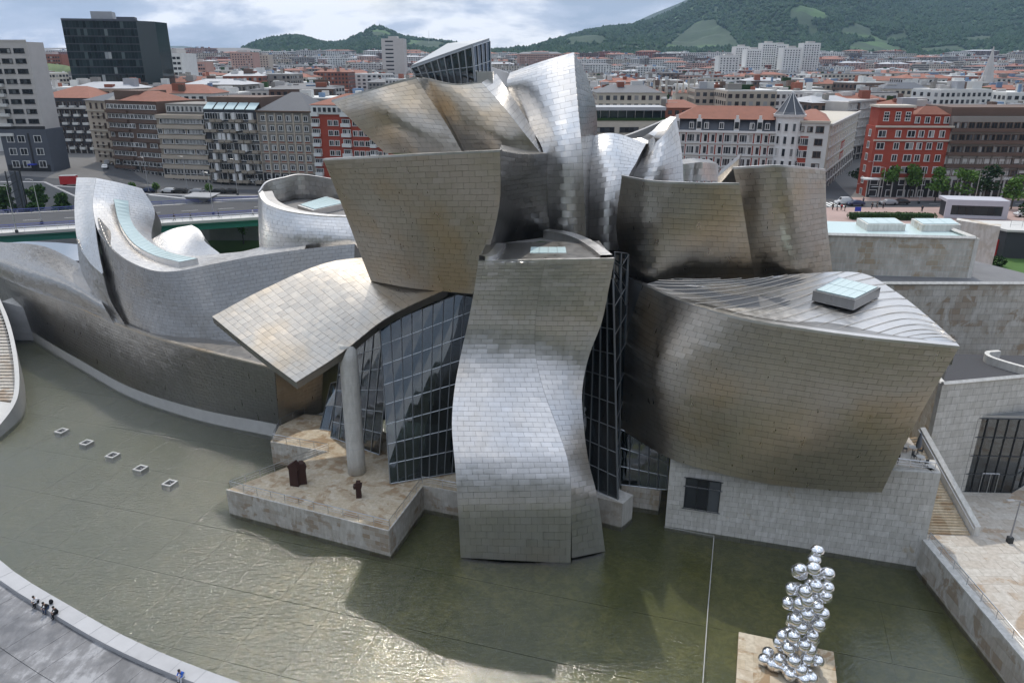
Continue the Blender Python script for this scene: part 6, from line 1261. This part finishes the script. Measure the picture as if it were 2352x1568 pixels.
# hedge by the plaza
q0_, q1_ = P(1955, 505, z=PZ), P(2150, 507, z=PZ); hd = empty('hedge', q0_, 'long clipped green hedge behind the pale blue museum roof', 'hedge'); cl = MB()
for k in range(26): c = q0_+(q1_-q0_)*(k+.5)/26+V3(0, 1.2, .9); leafcloud(cl, c, (1.1, 1.4, .95), 130, .2, np.random.default_rng(k))
cl.build('foliage', 'leaves', hd); a = q0_+V3(.4, .3, 0); b = q1_+V3(-.4, .3, 0); MB().prism([tuple(a[:2]), tuple(b[:2]), tuple((b+V3(0, 2, 0))[:2]), tuple((a+V3(0, 2, 0))[:2])], PZ, PZ+1.5).build('hedge_core', 'leaves_dark', hd)
simple('kiosk_frame', (.50, .50, .55), .5, 0, .1)
# glass kiosk
ka0, kb0 = P(2168, 500, z=PZ), P(2312, 505, z=PZ); kd = (kb0-ka0)/np.linalg.norm(kb0-ka0); kn = np.array([kd[1], -kd[0], 0]); KL = np.linalg.norm(kb0-ka0); KH = P(2168, 458, Y=ka0[1])[2]-PZ
ki = empty('glass_kiosk', ka0, 'pale grey steel framed glass kiosk standing on the pink plaza', 'kiosk'); c4 = [ka0, kb0, kb0-kn*6.5, ka0-kn*6.5]
MB().prism([tuple(k[:2]) for k in c4], PZ+KH-.7, PZ+KH).build('roof', 'kiosk_frame', ki); MB().prism([tuple(k[:2]) for k in [ka0-kn*.6+kd*.6, kb0-kn*.6-kd*.6, kb0-kn*6-kd*.6, ka0-kn*6+kd*.6]], PZ, PZ+KH-.7).build('interior_box', 'interior', ki)
for s0_, s1_, z0_, z1_ in ((0, 1.3, 0, KH-.7), (KL-1.3, KL, 0, KH-.7), (1.3, KL-1.3, 0, .8), (1.3, KL-1.3, KH-1.4, KH-.7)): q = [ka0+kd*s0_, ka0+kd*s1_, ka0+kd*s1_-kn*.5, ka0+kd*s0_-kn*.5]; MB().prism([tuple(k[:2]) for k in q], PZ+z0_, PZ+z1_).build('frame', 'kiosk_frame', ki)
for k in range(7):
    s0_ = 1.3+(KL-2.6)*(k+.02)/7; s1_ = 1.3+(KL-2.6)*(k+.98)/7; q = [ka0+kd*s0_-kn*.2, ka0+kd*s1_-kn*.2, ka0+kd*s1_-kn*.25, ka0+kd*s0_-kn*.25]; MB().prism([tuple(p[:2]) for p in q], PZ+.8, PZ+KH-1.4).build('glass_pane', 'tower_glass', ki, at=q[0])
# sunken garden at the far right: wall, dark box with a red door, lawn
gw0, gw1 = P(2236, 585, Y=128), P(2310, 600, Y=118); st_ = P(2232, 512, Y=132); tag(MB().prism([tuple(P(2195, 515, Y=134)[:2]), tuple(P(2300, 515, Y=128)[:2]), tuple(P(2300, 515, Y=130)[:2]), tuple(P(2195, 515, Y=136)[:2])], 3, P(2240, 513, Y=131)[2]).build('garden_wall', 'limestone'), 'pale stone wall of the sunken garden at the far right', 'wall')
MB_ = MB(); q = [P(2235, 620, z=17.5), P(2460, 640, z=17.5), P(2460, 560, z=17.5), P(2235, 570, z=17.5)]; MB_.prism([tuple(k[:2]) for k in q], 10, 17.5); struct('garden_lawn', MB_, 'grass')
hx = P(2300, 592, z=17.5); gh = empty('garden_house', hx, 'dark walled garden building with a red door at the far right', 'building'); hz_ = P(2300, 532, Y=hx[1])[2]
MB().prism([tuple(k[:2]) for k in (hx, P(2460, 600, z=17.5), P(2460, 600, z=17.5)+V3(0, 10, 0), hx+V3(-2.5, 9, 0))], 16, hz_).build('wall', 'w_dark', gh); MB().prism([tuple(k[:2]) for k in (hx+V3(-.3, -.3, 0), P(2460, 600, z=17.5)+V3(0, -.3, 0), P(2460, 600, z=17.5)+V3(0, 10, 0), hx+V3(-2.8, 9.2, 0))], hz_, hz_+.4).build('roof', 'concrete_pale', gh)
a, b = hx+V3(-.5, 1.2, 0), hx+V3(-2.3, 7.5, 0); a = a+V3(-.12, 0, 0); b = b+V3(-.12, 0, 0); MB().add([a, b, b+V3(0, 0, 3.2), a+V3(0, 0, 3.2), a+V3(.3, 0, 0), b+V3(.3, 0, 0), b+V3(.3, 0, 3.2), a+V3(.3, 0, 3.2)], [(0, 1, 2, 3), (3, 2, 6, 7), (0, 3, 7, 4), (1, 5, 6, 2)]).build('door', 'bright_red', gh)
railing([P(2320, 522, Y=118), P(2460, 528, Y=112)], 'white railing above the garden building at the far right', step=1.6, mat='frame_white')
q = P(2288, 612, z=17.5); o = empty('garden_bush', q, 'dark green bush in front of the red door', 'bush'); cl = MB(); leafcloud(cl, q+V3(0, 0, .9), (1.7, 1.3, 1.1), 320, .25, np.random.default_rng(9)); cl.build('foliage', 'leaves_dark', o); MB().tube([q, q+V3(0, 0, 1)], .08, 5).build('stem', 'bark', o)
# vehicles
for nm, c in dict(car_white=(.62, .63, .64), car_black=(.012, .013, .015), car_silver=(.30, .31, .33), car_blue=(.02, .035, .09), car_red=(.40, .015, .02), bin_green=(.01, .16, .06), bin_yellow=(.55, .4, .02), bin_blue=(.02, .06, .4)).items():
    t = NT(nm); t.set(Base_Color=c, Roughness=.3, Metallic=.1); t.b.inputs['Coat Weight'].default_value = .5
simple('tyre', (.012, .012, .012), .9)
def carmesh(col, van=False):
    H = 1.95 if van else 1.46; pr = [(-2.2, .32), (-2.22, .75), (-1.95, .92), (-1.3, .98), (-.65, H-.04), (.2, H), (1.45, H-.1 if not van else H), (2.0 if not van else 2.25, .98), (2.25, .9), (2.25, .32)]
    def ext(p, w0): 
        mb = MB(); n = len(p); vs = []
        for s_ in (-1, 1):
            for x, z in p: vs.append((x, s_*(w0 if z < 1 else w0-.14), z))
        mb.add(vs, [tuple(range(n)), tuple(range(n, 2*n))[::-1]]+[(i, n+i, n+(i+1) % n, (i+1) % n) for i in range(n)]); return mb
    body = ext(pr, .87).mesh('body', col); g = MB()
    for s_ in (-1, 1): g.add([(-1.1, s_*.80, 1.02), (1.75, s_*.80, 1.02), (1.35, s_*.755, H-.17), (-.55, s_*.755, H-.17)], [(0, 1, 2, 3)])
    g.add([(-1.24, -.7, 1.04), (-1.24, .7, 1.04), (-.74, .62, H-.12), (-.74, -.62, H-.12)], [(0, 1, 2, 3)]).add([(1.98, -.7, 1.06), (1.98, .7, 1.06), (1.62, .62, H-.2), (1.62, -.62, H-.2)], [(0, 1, 2, 3)])
    return body, g.mesh('windows', 'shop_dark')
wheelm = MB().tube([(0, -.1, 0), (0, .1, 0)], .33, 12).mesh('wheel', 'tyre'); lampm = MB().box((0, 0, 0), (.06, .34, .14)).mesh('headlight', 'frame_white'); CARS = {}
def car(p, rz, col, label, van=False, group='parked and passing cars'):
    if (col, van) not in CARS: CARS[(col, van)] = carmesh(col, van)
    b, g = CARS[(col, van)]; o = empty('car' if not van else 'van', p, label, 'van' if van else 'car', group, rz); q = np.array(o['_w']); place(b, 'body', q, o); place(g, 'windows', q, o)
    for x in (-1.4, 1.4):
        for y in (-.82, .82): place(wheelm, 'wheel', q+V3(x, y, .33), o)
    for y in (-.6, .6): place(lampm, 'headlight', q+V3(-2.22, y, .7), o)
def gz(x, y, Y): q = P(x, y, Y); return V3(q[0], q[1], float(zg(q[0], q[1]))+.05)
cr_ = [(385, 428, 'car_white', 'white car parked on the left street beside the fourth round tree'), (411, 431, 'car_black', 'black car parked right behind the white car on the left street'), (272, 412, 'car_silver', 'silver car parked left of the green waste bins'), (318, 419, 'car_black', 'dark car parked right of the waste bins, first of the dark pair'), (338, 421, 'car_blue', 'dark blue car parked right of the waste bins, second of the dark pair'), (450, 433, 'car_silver', 'grey car parked under the arcade of the balcony block'), (500, 436, 'car_black', 'black car parked before the graffiti wall, left one'), (528, 438, 'car_black', 'black car parked before the graffiti wall, right one')]
for x, y, c, l in cr_: car(gz(x, y, 226), .06, c, l)
for k, (Y, dx, c, l, vn) in enumerate(((262, -7, 'car_white', 'white car nearest the camera in the left row of the side street', 0), (272, -8, 'car_silver', 'silver car second in the left row of the side street', 0), (282, -8, 'car_white', 'white car third in the left row of the side street', 0), (296, -7.5, 'car_white', 'white delivery van at the far end of the side street', 1), (268, 6, 'car_black', 'black car nearest the camera in the right row of the side street', 0), (279, 6, 'car_silver', 'dark silver car second in the right row of the side street', 0))):
    x_ = np.interp(Y, [236, 262, 300, 360], [-118, -136, -150, -168])+dx*.6; car((x_, Y, float(zg(x_, Y))+.08), math.pi/2+.4, c, l, bool(vn))
for x, y, c, l, vn in ((1936, 469, 'car_white', 'white van waiting by the zebra crossing on the plaza street', 1), (1965, 472, 'car_blue', 'dark blue car right of the white van on the plaza street', 0), (2040, 470, 'car_silver', 'silver car on the plaza street below the red corner building', 0), (2068, 469, 'car_black', 'black car right of the silver car on the plaza street', 0), (2350, 497, 'car_white', 'white car beside the kiosk at the right edge', 0)): car(P(x, y, z=PZ+.05), .02, c, l, bool(vn))
tk = P(163, 404, Y=232); tz_ = float(zg(tk[0], tk[1])); o = empty('truck', (tk[0], tk[1], tz_), 'red and white box truck turning into the left street', 'truck', None, .25); q = np.array(o['_w'])
for nm, c, s_, m_ in (('cargo_box', (-.8, 0, 1.9), (4.6, 2.2, 2.5), 'car_red'), ('cargo_lid', (-.8, 0, 3.19), (4.62, 2.22, .08), 'car_white'), ('cab', (2.5, 0, 1.3), (1.7, 2.0, 1.9), 'car_white'), ('windscreen', (3.36, 0, 1.7), (.04, 1.7, .7), 'shop_dark')): place(MB().box(c, s_).mesh(nm, m_), nm, q, o)
for x in (-2.2, 2.4):
    for y in (-.9, .9): place(wheelm, 'wheel', q+V3(x, y, .36), o)
for k, (x, c, l) in enumerate(((280, 'bin_green', 'green'), (287, 'bin_blue', 'blue'), (294, 'bin_yellow', 'yellow'), (301, 'bin_green', 'dark green'))):
    p = gz(x, 414+k, 226.5); o = empty('waste_bin', p, f'{l} street waste container in the row by the left street', 'waste bin', 'street waste containers'); MB().prism([(p[0]-.55, p[1]-.5), (p[0]+.55, p[1]-.5), (p[0]+.55, p[1]+.5), (p[0]-.55, p[1]+.5)], p[2], p[2]+1.3).build('body', c, o); MB().tube([p+V3(-.5, 0, 1.3), p+V3(.5, 0, 1.3)], .42, 10).build('lid', c, o)
# lamps
for k, (x, y, Y, l) in enumerate(((45, 560, 168, 'tall lamp in front of the grey retaining wall at the far left'), (98, 520, 178, 'tall lamp on the bridge before the bushy trees'), (430, 430, 228, 'slim lamp before the tan apartment block'), (545, 440, 222, 'slim lamp before the balcony block'), (340, 428, 224, 'slim lamp in front of the brown brick block'), (490, 490, 190, 'slim lamp on the bridge roadway left of the round tower'))):
    q = P(x, y, Y); z = 15.95 if Y < 200 else float(zg(q[0], q[1])); lamp(V3(q[0], q[1], z), 10.5, l, 'street lamps', 'steel_rail')
for x, y, l in ((1993, 452, 'tall lamp at the corner of the narrow street'), (2020, 470, 'tall lamp in front of the red corner building'), (2110, 468, 'tall lamp between the two green trees at the red building'), (2235, 478, 'tall lamp behind the kiosk before the grey block')): lamp(P(x, y, z=PZ), 10, l, 'street lamps', 'steel_rail')
for x, y, l in ((2005, 425, 'front white square parasol at the narrow street'), (1985, 420, 'rear white square parasol at the narrow street')):
    p = P(x, y+25, z=PZ); o = empty('parasol', p, l, 'parasol', 'white parasols at the narrow street'); MB().tube([p, p+V3(0, 0, 3.2)], .05, 6).build('pole', 'steel_rail', o); MB().add([p+V3(-1.8, -1.8, 2.8), p+V3(1.8, -1.8, 2.8), p+V3(1.8, 1.8, 2.8), p+V3(-1.8, 1.8, 2.8), p+V3(0, 0, 3.6)], [(0, 1, 4), (1, 2, 4), (2, 3, 4), (3, 0, 4), (3, 2, 1, 0)]).build('canopy', 'frame_white', o)
pc = ['cloth_black', 'cloth_red', 'cloth_white', 'cloth_denim', 'cloth_grey', 'cloth_black']; pn_ = dict(cloth_black='black', cloth_red='red', cloth_white='white', cloth_denim='dark blue', cloth_grey='grey', cloth_blue='blue')
for k, (x, y, c, l) in enumerate(((1912, 482, 'cloth_black', 'leftmost person of the group standing by motorcycles on the plaza'), (1922, 484, 'cloth_grey', 'person in grey second from left in the plaza group'), (1932, 483, 'cloth_red', 'person in a red top in the plaza group'), (1940, 485, 'cloth_black', 'person in black right of the red top in the plaza group'), (1982, 468, 'cloth_denim', 'person in dark blue crossing near the zebra crossing'), (2002, 480, 'cloth_black', 'person in black standing alone on the pink plaza edge'), (2013, 478, 'cloth_black', 'person in black right of the lone plaza figure'), (2028, 479, 'cloth_grey', 'person in grey standing below the red corner building'), (1981, 446, 'cloth_white', 'person in a white top walking up the narrow street'), (2117, 487, 'cloth_black', 'person in black standing beside the hedge end'))):
    standing(P(x, y, z=PZ), k*1.3, c, 'cloth_black', l, .15)
p = P(1969, 492, z=PZ); o = empty('notice_board', p, 'bright blue notice board standing on the plaza by the museum roof', 'sign'); MB().box(p+V3(0, 0, 1.3), (1.6, .12, 1.1)).build('panel', 'awning_blue', o)
for dx in (-.7, .7): MB().tube([p+V3(dx, .1, 0), p+V3(dx, .1, .9)], .05, 5).build('post', 'steel_rail', o)
# dark iron frame at the far left before the retaining wall, and the truncated pod below the street
p = P(48, 480, Y=203); o = empty('lift_tower', V3(p[0], p[1], 8), 'slim dark steel lattice tower before the grey wall at the far left', 'tower'); mb = MB(); zt_ = P(40, 392, Y=203)[2]
for dx in (-1.3, 1.3):
    for dy in (-1, 1): MB().tube([V3(p[0]+dx, p[1]+dy, 8), V3(p[0]+dx, p[1]+dy, zt_)], .18, 5).build('post', 'dark_frame', o)
for k in range(8): z = 9+k*(zt_-9)/8; mb.tube([V3(p[0]-1.3, p[1]-1, z), V3(p[0]+1.3, p[1]-1, z+1.6)], .1, 4)
mb.build('brace', 'dark_frame', o); MB().box((p[0], p[1]+.6, (8+zt_)/2), (2.2, .6, zt_-8.5)).build('panel', 'w_slate', o)
a, b = P(418, 452, Y=206), P(482, 454, Y=206); o = empty('concrete_pod', (a+b)/2, 'tapered concrete balcony pod projecting below the left street', 'balcony'); z1_ = a[2]
MB().add([a, b, b+V3(0, 8, 0), a+V3(0, 8, 0), a+V3(3.2, 1.5, -2.2), b+V3(-3.2, 1.5, -2.2), b+V3(-3.2, 8, -2.2), a+V3(3.2, 8, -2.2)], [(0, 1, 2, 3), (0, 4, 5, 1), (1, 5, 6, 2), (3, 7, 4, 0), (4, 7, 6, 5)]).build('pod_body', 'concrete_wall', o); MB().tube([a, b], .25, 6).build('rim', 'concrete_pale', o)
tag(MB().tube([P(985, 100, Y=2600), P(985, 70, Y=2600)], [.8, .3], 5).build('radio_mast', 'w_pale'), 'thin radio mast standing on the hill behind the glass lantern', 'mast')
# white letters over the dark shopfront at the far right, graffiti on the shutters at the left
def strokes(o, name, f_, u, z, h, segs, th, mat, out=.5):
    mb = MB()
    for s_ in segs: mb.tube([f_.p(u, z, out)+f_.d*(x*h)+V3(0, 0, y*h) for x, y in s_], th, 4)
    return mb.build(name, mat, f_.o)
A1 = [[(0, 0), (.35, 1)], [(.35, 1), (.7, 0)], [(.15, .35), (.55, .35)]]; M1 = [[(0, 0), (.1, 1)], [(.1, 1), (.4, .3)], [(.4, .3), (.7, 1)], [(.7, 1), (.8, 0)]]
for k, L_ in enumerate((A1, A1, M1)): strokes(None, 'letter', FR5, .575+.0135*k*1.6, FR5.z0+5.2, .85, L_, .07, 'frame_white', 1.0)
for k in range(3):
    pts = [(.25*q+.35*math.sin(q*1.7+k), .5+.42*math.sin(q*2.3+k*2)) for q in np.linspace(0, 6, 40)]
    strokes(None, 'graffiti', FL6, .66+.1*k, FL6.z0+.8, 1.5, [pts], .06, 'frame_white', .2)
# ------------------------------------------------------------------ air
hz = MB(); hz.box((0, 3200, 240), (9600, 7400, 492)); HZ = hz.build('haze', 'joint'); HZ['kind'] = 'stuff'
m_ = bpy.data.materials.new('haze_air'); m_.use_nodes = True; nt = m_.node_tree; nt.nodes.clear(); ou = nt.nodes.new('ShaderNodeOutputMaterial'); pv = nt.nodes.new('ShaderNodeVolumePrincipled'); pv.inputs['Density'].default_value = .00005; pv.inputs['Color'].default_value = (.50, .70, 1, 1); pv.inputs['Anisotropy'].default_value = .2
nt.links.new(pv.outputs[0], ou.inputs['Volume']); HZ.data.materials.clear(); HZ.data.materials.append(m_); HZ.location = (0, 0, 0)
tag(HZ, 'pale blue haze over the town and hills', 'haze')
